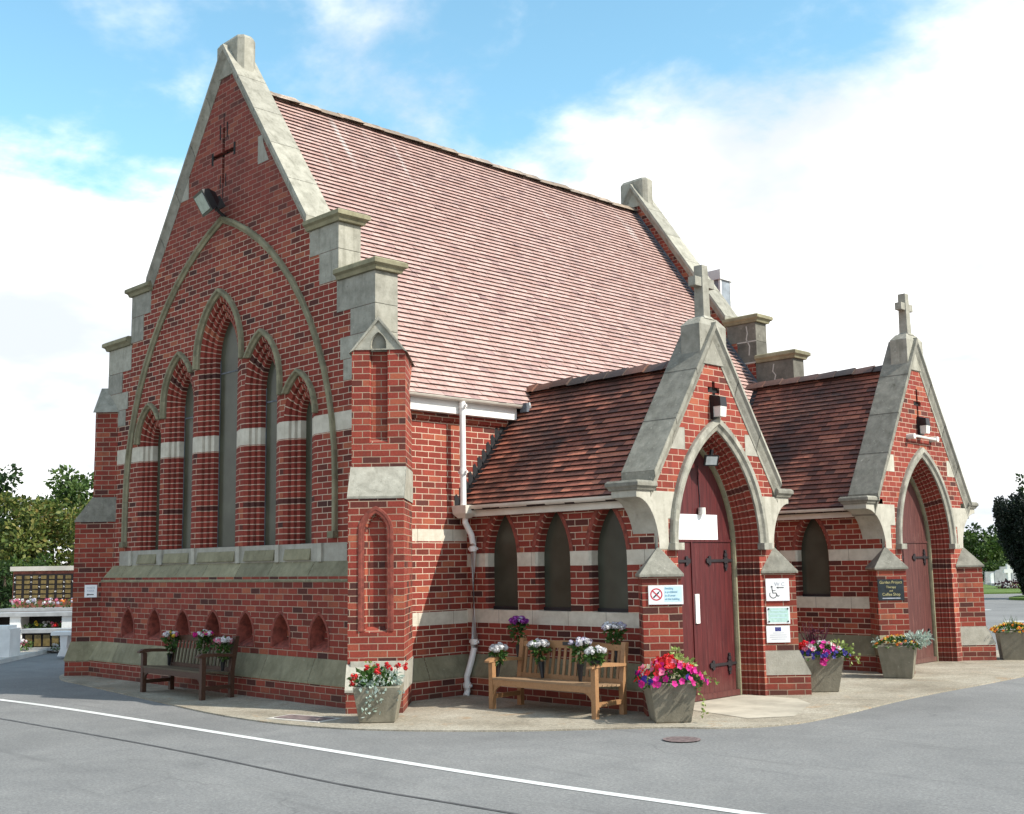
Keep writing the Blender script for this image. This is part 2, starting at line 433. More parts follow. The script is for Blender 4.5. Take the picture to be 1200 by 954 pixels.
def hood(F, c, w, cx, zs, zl, zr, o0, o1, d, mat, parent, name='hood_mould', off=None, stops=True, base=0.0):
    """projecting stone label mould following a pointed arch"""
    mb = MB(); n = 14
    def ring(o, dd):
        zl_, zr_ = zl, zr
        p = arch_path(c, w, cx, zs, zl_, zr_, o, n)
        return [F(u, v, dd) for u, v in p]
    prof = [(o0, base - 0.01), (o0, base + d * 0.35), (o0 + (o1 - o0) * 0.35, base + d * 0.6), (o0 + (o1 - o0) * 0.5, base + d), (o1 - 0.01, base + d), (o1, base + d * 0.7), (o1, base - 0.01)]
    rings = [ring(o, dd) for o, dd in prof]
    m = min(len(r) for r in rings)
    mb.loft(rings, False, False)
    mb.face([r[0] for r in rings]); mb.face([r[-1] for r in rings][::-1])
    if stops:
        om = (o0 + o1) / 2; hw = (o1 - o0) * 0.62
        for sg, zf in ((-1, zl), (1, zr)):
            u = c + sg * (w + om); mb.fbox(F, u - hw, u + hw, zf - 0.07, zf + 0.015, -0.01 + base, base + d + 0.025)
    return mb.build(name, mat, parent, off)


def tiles(mb, o, A, Sd, L, H, gauge=0.1, tw=0.165, lip=0.016, seed=1):
    """courses of plain tiles: o = eaves corner, A = along the eaves, Sd = up the slope"""
    rg = random.Random(seed)
    o = Vector(o); A = Vector(A).normalized(); Sd = Vector(Sd).normalized(); N = A.cross(Sd)
    if N.z < 0: N = -N
    nr = int(round(H / gauge)); gauge = H / nr; flip = A.cross(Sd).z < 0
    mb.face([o, o + A * L, o + A * L + Sd * H, o + Sd * H][::-1 if flip else 1], 0.0)
    for i in range(nr):
        x = -tw * (0.5 if i % 2 else 0.0); s0 = gauge * i; s1 = min(H, s0 + gauge * 1.35)
        while x < L:
            a, b = max(x, 0), min(x + tw - 0.003, L)
            if b - a > 0.01:
                l = lip * rg.uniform(0.94, 1.08); l2 = l * rg.uniform(0.97, 1.03); ds = rg.uniform(-0.0015, 0.0015)
                if rg.random() < 0.015: ds -= rg.uniform(0.004, 0.014); l *= 1.15
                p0, p1 = o + A * a + Sd * (s0 + ds), o + A * b + Sd * (s0 + ds + rg.uniform(-0.001, 0.001))
                q0, q1 = o + A * a + Sd * s1 + N * 0.003, o + A * b + Sd * s1 + N * 0.003
                r = rg.random()
                f = [p0 + N * l, p1 + N * l2, q1, q0]; g = [p0 - N * 0.002, p1 - N * 0.002, p1 + N * l2, p0 + N * l]
                mb.face(f[::-1] if flip else f, 0.06 + 0.94 * r); mb.face(g[::-1] if flip else g, 0.0)  # butt faces take the near-black stop: shade under each course painted in
            x += tw


def ridge(mb, a, b, w=0.13, h=0.075, seg=0.3, th=0.02, slope=1.2):
    a, b = Vector(a), Vector(b); L = (b - a).length; D = (b - a).normalized(); X = D.cross(Vector((0, 0, 1))).normalized()
    n = max(1, int(L / seg))
    for i in range(n):
        p, q = a + D * (L * i / n), a + D * (L * (i + 1) / n + 0.01)
        k = random.uniform(0.92, 1.10); dz = Vector((0, 0, random.uniform(-0.010, 0.012)))
        def prof(c, s):
            return [c + dz + X * (w * s * t) + Vector((0, 0, h * s * (1 - abs(t)) ** 0.8 - slope * 0.03 * abs(t))) for t in (-1, -0.6, -0.25, 0, 0.25, 0.6, 1)]
        A_, B_ = prof(p, 0.96 * k), prof(q + D * 0.015, 1.20 * k)
        r = random.random()
        mb.loft([A_, B_], False, False, r); mb.face(A_[::-1], r); mb.face(B_, r)


PX, PY = Vector((1, 0, 0)), Vector((0, 1, 0))
random.seed(7)
# ------------------------------------------------------------------ chapel
chapel = thing('brick_chapel', 'red brick chapel with stone dressings, tiled roofs and two gabled porches', 'chapel', (0, 5, 0))
OFF = (0, 5, 0)
FF = Frame((0, 0, 0), PX, -PY)            # west front
SL = 1.43; APZ = 9.80; RZ = 9.187; XC = -0.06; SX_ = 3.424
GTH = 0.36                                # gable wall thickness
YF = 9.90                                 # far gable inner face


def part(mb, name, mat, parent=chapel): return mb.build(name, mat, parent, OFF)


# gable walls (front one pierced by lancets)
LANC = [  # centre, half glass, cx, spring, splay, hood offsets, left/right hood foot
    (XC - 2.105, 0.13, 0.281, 3.75, 0.24, 0.31, 3.76, 4.10),
    (XC - 1.17, 0.20, 0.384, 4.30, 0.25, 0.325, 4.10, 4.74),
    (XC, 0.31, 0.465, 4.88, 0.29, 0.375, 4.76, 4.76),
    (XC + 1.17, 0.20, 0.384, 4.30, 0.25, 0.325, 4.74, 4.10),
    (XC + 2.105, 0.13, 0.281, 3.75, 0.24, 0.31, 4.10, 3.76)]
WB = 2.03
outline = [(-3.62, 1.60), (3.62, 1.60), (3.62, 5.44), (2.88, 5.44), (2.88, 6.28), (2.27, 6.28), (0.0, 6.28 + 2.27 * SL), (-2.27, 6.28), (-2.88, 6.28), (-2.88, 5.44), (-3.62, 5.44)]
mb = MB()
holes = [arch_loop(c, w, cx, zs, WB, sp) for c, w, cx, zs, sp, *_ in LANC]
slit = [(XC - 0.035, 7.58), (XC + 0.035, 7.58), (XC + 0.035, 8.02), (XC + 0.32, 8.02), (XC + 0.32, 8.09), (XC + 0.035, 8.09), (XC + 0.035, 8.48), (XC - 0.035, 8.48), (XC - 0.035, 8.09), (XC - 0.32, 8.09), (XC - 0.32, 8.02), (XC - 0.035, 8.02)]
mb.sheet(outline, holes + [slit], FF, 0.0)
n = len(outline)
for i in range(n):
    a, b = outline[i], outline[(i + 1) % n]; mb.face([FF(*a, -GTH), FF(*b, -GTH), FF(*b, 0), FF(*a, 0)])
mb.sheet(outline, [], Frame((0, GTH, 0), -PX, PY), 0.0) if False else mb.face([FF(u, v, -GTH) for u, v in outline][::-1])
mb.loft([[FF(u, v, 0) for u, v in slit], [FF(u, v, -0.09) for u, v in slit]], True)
gable = part(mb, 'gable_wall', M['brick_front'])
mb = MB(); mb.sheet(slit, [], FF, -0.09)
# small slots at the ends of the cross arms
part(mb, 'cross_slit', M['void'], gable)
for u, v, hw, hh in ((XC - 0.32, 8.04, 0.028, 0.10), (XC + 0.32, 8.06, 0.028, 0.10), (XC - 0.10, 8.42, 0.016, 0.12), (XC + 0.10, 8.42, 0.016, 0.12), (XC, 8.60, 0.010, 0.10), (XC - 0.08, 7.62, 0.012, 0.1), (XC + 0.08, 7.62, 0.012, 0.1), (XC, 7.45, 0.010, 0.12)):
    mb = MB(); mb.fbox(FF, u - hw, u + hw, v - hh, v + hh, -0.01, 0.003); part(mb, 'cross_slot', M['void'], gable)
for (a, b) in (((0.92, 7.62), (1.16, 8.05)), ((-1.34, 7.58), (-1.10, 8.0))):
    if a[0] > 0: P_ = [(a[0], a[1]), (b[0] + 0.05, a[1]), (b[0] - 0.10, a[1] + 0.30), (b[0] - 0.12, b[1]), (a[0], b[1])]
    else: P_ = [(a[0] - 0.02, a[1]), (b[0], a[1]), (b[0], b[1]), (a[0] + 0.18, b[1])]
    mb = MB(); mb.prism(P_, FF, -0.02, 0.004); part(mb, 'bond_stone', M['stone_light'], gable)

SPLAY = [(1.0, 0.0), (0.93, -0.012), (0.70, -0.03), (0.67, -0.10), (0.60, -0.10), (0.57, -0.055), (0.36, -0.075), (0.33, -0.145), (0.26, -0.145), (0.23, -0.10), (0.03, -0.12), (0.0, -0.21)]
for c, w, cx, zs, sp, hd, zl, zr in LANC:
    mb = MB()
    rings = [[FF(u, v, d) for u, v in arch_loop(c, w, cx, zs, WB, sp * k)] for k, d in SPLAY]
    mb.reveal(rings, WB)
    win = part(mb, 'lancet_window', M['brick_front'])
    mb = MB(); mb.sheet(arch_loop(c, w, cx, zs, WB), [], FF, -0.205); part(mb, 'glass', M['glass'], win)
    hood(FF, c, w, cx, zs, zl, zr, sp - 0.01, hd, 0.075, M['stone_green'], win, off=OFF, stops=False)
    mb = MB(); mb.fbox(FF, c - w - 0.02, c + w + 0.02, WB - 0.03, WB + 0.012, -0.22, -0.14); part(mb, 'glazing_bar', M['black'], win)
    if w > 0.15:
        mb = MB(); mb.fbox(FF, c - w, c + w, zs - 0.22, zs - 0.20, -0.22, -0.197); mb.fbox(FF, c - w, c - w + 0.012, WB, zs, -0.22, -0.197); part(mb, 'saddle_bar', M['lead'], win)
hood(FF, -0.02, 2.83, 1.526, 2.84, 2.16, 2.16, 0.02, 0.125, 0.06, M['stone_green'], chapel, 'arch_hood', OFF)

# stone panel under the lights and the sloping weathered sill
mb = MB()
mb.sheet([(-3.12, 1.79), (3.14, 1.79), (3.14, WB), (-3.12, WB)], [], FF, 0.004)
for c in (-2.70, -1.68, -0.68, 0.58, 1.58, 2.58):
    mb.fbox(FF, c - 0.045, c + 0.045, 1.79, WB, 0.0, 0.035)
part(mb, 'sill_panel', M['stone_light'])
for c, w, cx, zs, sp, *_ in LANC:      # sloped sill below each light, dark with lichen
    hw = w + sp * 0.72; mb = MB()
    mb.prism([(0.036, 1.815), (0.036, 1.83), (0.006, 1.965), (0.0, 1.965), (0.0, 1.815)], Frame(FF(c - hw, 0, 0), -PY, -PX), -2 * hw, 0.0)
    part(mb, 'lancet_sill', M['stone_green'])
mb = MB(); x = -3.7
while x < 3.6:
    x2 = min(x + random.uniform(0.8, 1.1), 3.7)
    mb.face([FF(x, 1.555, 0.150), FF(x2 - 0.006, 1.555, 0.150), FF(x2 - 0.006, 1.795, 0.006), FF(x, 1.795, 0.006)])
    mb.face([FF(x, 1.53, 0.150), FF(x2 - 0.006, 1.53, 0.150), FF(x2 - 0.006, 1.555, 0.150), FF(x, 1.555, 0.150)])
    mb.face([FF(x, 1.53, 0.10), FF(x2 - 0.006, 1.53, 0.10), FF(x2 - 0.006, 1.53, 0.150), FF(x, 1.53, 0.150)])
    x = x2
part(mb, 'weathered_sill', M['stone_green'])
# lower wall with seven blind arches, plinth
mb = MB()
BA = [(-2.47 + 0.868 * i, 0.135, 0.16, 0.795) for i in range(7)]
lw = 0.143
holes = [arch_loop(c, w, cx, zs, 0.66, 0.06, 8) for c, w, cx, zs in BA]
mb.sheet([(-3.62, 0.5), (3.62, 0.5), (3.62, 1.6), (-3.62, 1.6)], holes, FF, lw)
for c, w, cx, zs in BA:
    lo = arch_loop(c, w, cx, zs, 0.66, 0.06, 8); li = arch_loop(c, w, cx, zs, 0.78, 0, 8); 
    mb.sheet(li, [], FF, lw - 0.19)
mb.face([FF(-3.62, 1.6, 0), FF(-3.62, 1.6, lw), FF(3.62, 1.6, lw), FF(3.62, 1.6, 0)])
lower = part(mb, 'lower_wall', M['brick_low'])
for c, w, cx, zs in BA:
    lo = arch_loop(c, w, cx, zs, 0.66, 0.06, 8); li = arch_loop(c, w, cx, zs, 0.78, 0, 8)
    rb = MB(); rb.loft([[FF(u, v, lw) for u, v in lo], [FF(u, v, lw - 0.035) for u, v in arch_loop(c, w, cx, zs, 0.69, 0.045, 8)], [FF(u, v, lw - 0.19) for u, v in li]], True)
    rb = part(rb, 'blind_arch', M['ring'], lower)
    hood(FF, c, w, cx, zs, 0.68, 0.68, 0.058, 0.10, 0.008, M['ring'], lower, 'arch_ring', OFF, False, lw)
mb = MB(); mb.sheet([(-3.7, -0.1), (3.7, -0.1), (3.7, 0.30), (-3.7, 0.30)], [], FF, 0.257); part(mb, 'plinth_wall', M['brick_low'])
mb = MB(); x = -3.7
while x < 3.6:
    x2 = min(x + random.uniform(0.9, 1.3), 3.7); e = 0.006
    mb.face([FF(x, 0.285, 0.265), FF(x2 - e, 0.285, 0.265), FF(x2 - e, 0.567, lw + 0.006), FF(x, 0.567, lw + 0.006)])
    mb.face([FF(x, 0.26, 0.265), FF(x2 - e, 0.26, 0.265), FF(x2 - e, 0.285, 0.265), FF(x, 0.285, 0.265)])
    x = x2
part(mb, 'plinth_stone', M['stone_green'])


# shoulders, coping and pinnacle of a gable; F outward, th = thickness behind d=0
def gable_dressing(F, th, mats, far=False):
    d0, d1 = -th - 0.004, 0.006
    lt, gr, cp = mats
    for sg in (1, -1):
        def U(a): return sg * a
        def blk(mb, a, b, v0, v1, e0=d0, e1=d1):
            u0, u1 = sorted((U(a), U(b))); mb.fbox(F, u0, u1, v0 + 0.003, v1 - 0.003, e0, e1)
        mb = MB()
        blk(mb, 2.27, 2.93, 5.93, 6.30); blk(mb, 2.50, 2.93, 5.50, 5.93); blk(mb, 2.90, 3.72, 5.05, 5.48)
        blk(mb, 3.20, 3.72, 4.70, 5.05); blk(mb, 2.98, 3.72, 4.40, 4.70); blk(mb, 3.05, 3.72, 4.12, 4.40)
        sh = part(mb, 'shoulder_stone', lt)
        for a, b, v in ((2.22, 2.95, 6.30), (2.93, 3.74, 5.48)):
            mb = MB()
            u0, u1 = sorted((U(a), U(b)))
            prof = [(0.0, 0.0), (0.03, 0.0), (0.05, 0.05), (0.09, 0.075), (0.09, 0.13), (0.05, 0.155)]
            rings = []
            for e, h in prof:
                ua, ub = (u0 - (e if sg < 0 else 0), u1 + (e if sg > 0 else 0))
                rings.append([F(ua, v + h, d0 - e), F(ub, v + h, d0 - e), F(ub, v + h, d1 + e), F(ua, v + h, d1 + e)])
            mb.loft(rings, True, flip=True); mb.face(rings[-1][::-1]); mb.face(rings[0])
            part(mb, 'shoulder_cap', gr, sh)
        # raking coping
        mb = MB(); c0, c1 = 0.0, 2.30; n_ = 5
        for i in range(n_):
            a, b = c0 + (c1 - c0) * i / n_, c0 + (c1 - c0) * (i + 1) / n_ - 0.006
            def z(x, o): return APZ - x * SL - o * 1.745
            prof = [(0.0, d0 - 0.05), (0.0, 0.085), (0.05, 0.095), (0.075, 0.06), (0.10, 0.04), (0.145, 0.008), (0.165, 0.008), (0.165, d0 - 0.004), (0.10, d0 - 0.03)]
            ra = [F(U(a), z(a, o), d) for o, d in prof]; rb = [F(U(b), z(b, o), d) for o, d in prof]
            r = random.random()
            mb.loft([ra, rb], True, r=r, flip=(sg < 0)); mb.face(ra if sg > 0 else ra[::-1], r); mb.face(rb[::-1] if sg > 0 else rb, r)
        part(mb, 'coping', cp)
    mb = MB()
    q = 0.08
    for u0, u1, z1, e in ((-0.42, 0.33, 9.86, 0.0),):
        prof = [(u0, -0.34), (u1 - q, -0.34), (u1, -0.34 + q), (u1, -0.02 - q), (u1 - q, -0.02), (u0 + q, -0.02), (u0, -0.02 - q)]
        rb = [F(u, 9.2, d) for u, d in prof]; rt = [F(u, z1, d) for u, d in prof]
        rt2 = [F(u * 0.86 - 0.006, z1 + 0.06, -0.18 + (d + 0.18) * 0.8) for u, d in prof]
        mb.loft([rb, rt, rt2], True, flip=False); mb.face(rt2)
    mb.prism([(-0.26, 9.28), (0.26, 9.28), (0.0, 9.66)], F, -0.1, 0.02)
    part(mb, 'pinnacle_stone', cp)


gable_dressing(FF, GTH, (M['stone'], M['stone_green'], M['stone']))
FB = Frame((0, YF, 0), PX, -PY)
mb = MB(); mb.prism([(u * 0.998, v) if v > 1.7 else (u, -0.05) for u, v in outline], FB, -GTH, 0.0)
part(mb, 'gable_wall', M['brick_butt'])
gable_dressing(FB, GTH, (M['stone_dark'], M['stone_green'], M['stone']), True)

M['pale_mortar'] = plain('pale_mortar', (0.42, 0.40, 0.36), 0.9, 0.1, 9)
for a, b, v in ((2.50, 2.93, 5.93), (2.90, 3.72, 5.02), (3.20, 3.72, 4.68), (2.50, 2.93, 5.51)):      # repointed joints of the far shoulder
    mb = MB(); mb.fbox(FB, a, b, v - 0.012, v + 0.012, 0.0, 0.0095); part(mb, 'mortar_joint', M['pale_mortar'])
for pts in ([(2.72, 6.24), (2.74, 6.10), (2.71, 5.98), (2.78, 5.84), (2.76, 5.66)], [(3.30, 5.42), (3.27, 5.28), (3.33, 5.20), (3.29, 5.06)]):
    for p, q in zip(pts, pts[1:]):
        mb = MB(); mb.prism([(p[0] - 0.012, p[1]), (q[0] - 0.012, q[1]), (q[0] + 0.012, q[1]), (p[0] + 0.012, p[1])], FB, 0.0, 0.0095); part(mb, 'mortar_joint', M['pale_mortar'])

# side walls
FS = Frame((SX_, 0, 0), PY, PX)
mb = MB(); mb.sheet([(GTH, 0.28), (YF, 0.28), (YF, 4.0), (GTH, 4.0)], [], FS, 0.0); part(mb, 'side_wall', M['brick_side'])
mb = MB(); mb.face([(-SX_, GTH, -0.05), (-SX_, GTH, 4.0), (-SX_, YF, 4.0), (-SX_, YF, -0.05)]); part(mb, 'side_wall', M['brick_side'])
mb = MB()      # corbelled brick course under the fascia, and plinth base
mb.fbox(FS, GTH, YF, 3.66, 3.75, -0.02, 0.03); mb.fbox(FS, GTH, YF, -0.1, 0.27, -0.1, 0.114)
part(mb, 'plinth_wall', M['brick_plain'])
mb = MB()
for y0, y1 in ((0.3, 1.02), (1.026, 1.9)):
    mb.face([FS(y0, 0.27, 0.12), FS(y1, 0.27, 0.12), FS(y1, 0.53, 0.006), FS(y0, 0.53, 0.006)]); mb.face([FS(y0, 0.245, 0.12), FS(y1, 0.245, 0.12), FS(y1, 0.27, 0.12), FS(y0, 0.27, 0.12)])
part(mb, 'plinth_stone', M['stone_green'])

# main roof
EX = 3.665; ez = RZ - EX * SL; H = sqrt(EX ** 2 + (EX * SL) ** 2)
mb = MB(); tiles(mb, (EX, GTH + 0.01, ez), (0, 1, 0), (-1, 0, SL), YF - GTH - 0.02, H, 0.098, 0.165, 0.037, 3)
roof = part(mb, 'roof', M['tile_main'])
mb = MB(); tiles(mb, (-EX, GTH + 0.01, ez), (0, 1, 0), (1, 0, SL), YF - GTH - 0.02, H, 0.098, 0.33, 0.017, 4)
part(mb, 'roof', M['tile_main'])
mb = MB(); ridge(mb, (0, GTH, RZ + 0.0), (0, YF, RZ + 0.0), 0.13, 0.08, 0.42); part(mb, 'ridge_tiles', M['ridge_main'], roof)
mb = MB()      # lead flashing along the far gable
Sd = Vector((-1, 0, SL)).normalized(); Nn = Vector((SL, 0, 1)).normalized()
for i in range(16):
    a = Vector((EX, YF, ez)) + Sd * (H * i / 16); b = Vector((EX, YF, ez)) + Sd * (H * (i + 1) / 16)
    up = Vector((0, 0, 0.12))
    mb.face([a + Nn * 0.02 + PY * -0.012, a + up + PY * -0.012, b + up + PY * -0.012, b + Nn * 0.02 + PY * -0.012])
    mb.face([a + Nn * 0.022 - PY * 0.14, a + Nn * 0.024 - PY * 0.01, b + Nn * 0.024 - PY * 0.01, b + Nn * 0.022 - PY * 0.14])
part(mb, 'lead_flashing', M['lead'], roof)
mb = MB(); mb.fbox(FS, 0.52, 2.66, 3.755, 3.935, 0.02, 0.15); mb.fbox(FS, 3.4, 8.4, 3.755, 3.93, 0.02, 0.15); part(mb, 'fascia', M['white'])


def gutter(mb, a, b, out, r=0.055):
    a, b, out = Vector(a), Vector(b), Vector(out); rings = []
    for p in (a, b):
        rings.append([p + out * (r * (1 - cos(t))) - Vector((0, 0, r * sin(t) * 1.1)) for t in [pi * k / 8 for k in range(9)]])
    mb.loft(rings, False, True)
    inner = [[p + out * 0.006 + (q - p) * 0.92 for q in R] for p, R in zip((a, b), rings)]
    mb.loft(inner, False, True, flip=True)
    for R, I in zip(rings, inner):
        for i in range(8): mb.face([R[i], R[i + 1], I[i + 1], I[i]])
    mb.face([rings[0][8], rings[1][8], inner[1][8], inner[0][8]]); mb.face([rings[0][0], inner[0][0], inner[1][0], rings[1][0]])


mb = MB(); gutter(mb, (SX_ + 0.155, 0.50, 3.975), (SX_ + 0.155, 2.70, 3.975), (1, 0, 0), 0.055); part(mb, 'gutter', M['cream'])
mb = MB(); mb.box((SX_ + 0.02, 0.47, 3.80), (SX_ + 0.20, 0.50, 3.97)); part(mb, 'gutter_stop', M['lead'])
mb = MB(); mb.box((SX_ + 0.2, 2.68, 3.86), (SX_ + 0.33, 2.74, 3.99)); part(mb, 'gutter_stop', M['lead'])

# rainwater pipe with hopper
YW = 1.807
mb = MB()
px_ = SX_ + 0.075
mb.tube([(px_ + 0.125, 1.565, 3.93), (px_ + 0.125, 1.565, 2.50)], 0.041, 14)
mb.tube([(px_ + 0.10, 1.62, 2.36), (px_ + 0.10, 1.62, 2.28), (px_ + 0.12, 1.71, 2.12), (px_ + 0.13, 1.73, 2.0), (px_ + 0.13, 1.73, 0.62), (px_ + 0.12, 1.68, 0.44), (px_ + 0.11, 1.615, 0.26), (px_ + 0.11, 1.615, 0.06), (px_ + 0.14, 1.56, 0.0)], 0.041, 14)
dp = part(mb, 'downpipe', M['white'])
for z, x, y in ((3.86, px_ + 0.125, 1.565), (2.96, px_ + 0.125, 1.565), (1.93, px_ + 0.13, 1.73), (0.70, px_ + 0.13, 1.73), (0.14, px_ + 0.11, 1.615)):
    mb = MB(); mb.tube([(x, y, z - 0.035), (x, y, z + 0.035)], 0.051, 14); mb.box((x - 0.085, y - 0.012, z - 0.016), (x + 0.085, y + 0.012, z + 0.016)); part(mb, 'pipe_clip', M['white'], dp)
mb = MB()
rt = [Vector((px_ + 0.10 + a * 0.14, 1.60 + b * 0.10, 2.51)) for a, b in ((-1, -1), (1, -1), (1, 1), (-1, 1))]
rm = [Vector((px_ + 0.10 + a * 0.13, 1.60 + b * 0.09, 2.40)) for a, b in ((-1, -1), (1, -1), (1, 1), (-1, 1))]
rb = [Vector((px_ + 0.10 + a * 0.07, 1.61 + b * 0.06, 2.34)) for a, b in ((-1, -1), (1, -1), (1, 1), (-1, 1))]
mb.loft([rb, rm, rt], True, flip=False); mb.face(rt); mb.face(rb[::-1]); part(mb, 'hopper', M['cream'], dp)

# ------------------------------------------------------------------ diagonal buttresses
def buttress(F, hw, du, dl, dp_, niche=True):
    """two stage corner buttress: du / dl / dp_ = projection of upper stage, lower stage, plinth"""
    mb = MB(); back = -0.75
    zt = 4.42
    if niche:
        h1 = [(-0.115, 3.24), (0.115, 3.24), (0.115, zt), (-0.115, zt)]
        mb.sheet([(-hw, 2.93), (hw, 2.93), (hw, zt), (-hw, zt)][:3] + [(0.115, zt), (0.115, 3.24), (-0.115, 3.24), (-0.115, zt), (-hw, zt)], [], F, du)
        rf = [(-0.115, zt), (-0.115, 3.24), (0.115, 3.24), (0.115, zt)]
        ri = [(-0.10, zt), (-0.10, 3.30), (0.10, 3.30), (0.10, zt)]
        mb.loft([[F(u, v, du) for u, v in rf], [F(u, v, du - 0.07) for u, v in ri]], False, flip=True)
        mb.face([F(-0.10, 3.30, du - 0.07), F(0.10, 3.30, du - 0.07), F(0.10, zt, du - 0.07), F(-0.10, zt, du - 0.07)])
        ho = arch_loop(0, 0.115, 0.115, 2.13, 0.93, 0.02, 8); hi = arch_loop(0, 0.115, 0.115, 2.13, 1.0, -0.01, 8)
        mb.sheet([(-hw, 0.5), (hw, 0.5), (hw, 2.56), (-hw, 2.56)], [ho], F, dl)
        mb.loft([[F(u, v, dl) for u, v in ho], [F(u, v, dl - 0.075) for u, v in hi]], True); mb.sheet(hi, [], F, dl - 0.075)
    else:
        mb.sheet([(-hw, 2.93), (hw, 2.93), (hw, zt), (-hw, zt)], [], F, du); mb.sheet([(-hw, 0.5), (hw, 0.5), (hw, 2.56), (-hw, 2.56)], [], F, dl)
    for sg in (-1, 1):
        for z0, z1, d in ((2.93, zt, du), (2.90, 2.94, du), (0.28, 2.56, dl), (-0.1, 0.28, dp_)):
            q = [F(sg * hw, z0, back), F(sg * hw, z0, d), F(sg * hw, z1, d), F(sg * hw, z1, back)]
            mb.face(q if sg > 0 else q[::-1])
        q = [F(sg * hw, 2.56, back), F(sg * hw, 2.56, dl), F(sg * hw, 2.93, du), F(sg * hw, 2.93, back)]
        mb.face(q if sg > 0 else q[::-1])
        q = [F(sg * (hw), 0.28, dl), F(sg * hw, 0.28, dp_), F(sg * hw, 0.56, dl)]
        mb.face(q if sg > 0 else q[::-1])
    mb.sheet([(-hw, -0.1), (hw, -0.1), (hw, 0.28), (-hw, 0.28)], [], F, dp_)
    b = part(mb, 'buttress', M['brick_butt'])
    e = 0.012
    if niche:
        hood(F, 0, 0.115, 0.115, 2.13, 0.95, 0.95, 0.025, 0.10, 0.012, M['ring'], b, 'niche_ring', OFF, False, dl)
    mb = MB()      # weathering between the stages
    mb.prism([(-hw - e, 0), (hw + e, 0), (hw + e, 0.001), (-hw - e, 0.001)], F, 0, 0.0) if False else None
    def wedge(mb, hw_, z0, z1, d0, d1, lip=0.03):
        A = [(d0, z1), (d1 + 0.012, z0 + lip * 0.0), (d1 + 0.012, z0 - lip), (back, z0 - lip), (back, z1)]
        L = [F(-hw_, z, d) for d, z in A]; R_ = [F(hw_, z, d) for d, z in A]
        mb.loft([L, R_], True, flip=True); mb.face(L[::-1]); mb.face(R_)
    wedge(mb, hw + e, 2.56, 2.94, du + 0.006, dl)
    part(mb, 'weathering_stone', M['stone_grey'] if not niche else M['stone'], b); mb = MB()
    wedge(mb, hw + e, 0.28, 0.565, dl + 0.004, dp_)
    part(mb, 'plinth_stone', M['stone_green'] if not niche else M['stone_light'], b)
    mb = MB()      # gablet on top
    g = hw + 0.035
    hole = arch_loop(0.0, 0.10, 0.10, 4.45, 4.425, 0.0, 8)
    mb.sheet([(-hw, zt - 0.02), (-0.1, zt - 0.02)][:1] + [(-0.112, zt - 0.02), (-0.10, 4.425)][:1] + [(0.112, zt - 0.02), (hw, zt - 0.02), (0, 4.80)], [], F, du - 0.05)
    outl = [(-hw, zt - 0.005), (hw, zt - 0.005), (0, 4.79)]
    mb.sheet(outl, [arch_loop(0, 0.10, 0.10, 4.47, 4.43, 0.0, 8)], F, du + 0.012)
    mb.loft([[F(u, v, du + 0.012) for u, v in arch_loop(0, 0.10, 0.10, 4.47, 4.43, 0.0, 8)], [F(u, v, du - 0.045) for u, v in arch_loop(0, 0.10, 0.10, 4.47, 4.43, -0.012, 8)]], True)
    for sg in (-1, 1):
        a, c_ = (sg * g, zt - 0.045), (0, 4.845); a2, c2 = (sg * (hw - 0.02), zt - 0.015), (0, 4.79)
        q = [(a[0], a[1]), (a2[0], a2[1]), c2, c_]
        if sg < 0: q = q[::-1] if False else [(a[0], a[1]), (a2[0], a2[1]), c2, c_]
        Q = q if sg < 0 else q[::-1]
        mb.prism(Q, F, -0.9, du + 0.035)
    part(mb, 'gablet', M['stone'], b)
    return b


q2 = 1 / sqrt(2)
FD = Frame((3.742, 0.05, 0), (q2, q2, 0), (q2, -q2, 0))
b1 = buttress(FD, 0.335, 0.12, 0.405, 0.54)
FE = Frame((-3.742, 0.05, 0), (q2, -q2, 0), (-q2, -q2, 0))
b2 = buttress(FE, 0.335, 0.12, 0.405, 0.50, False)
mb = MB()       # bright marble block set in the plinth behind the corner planter
mb.fbox(FD, -0.30, 0.345, 0.29, 0.60, 0.3, 0.425); part(mb, 'marble_block', M['stone_light'], b1)

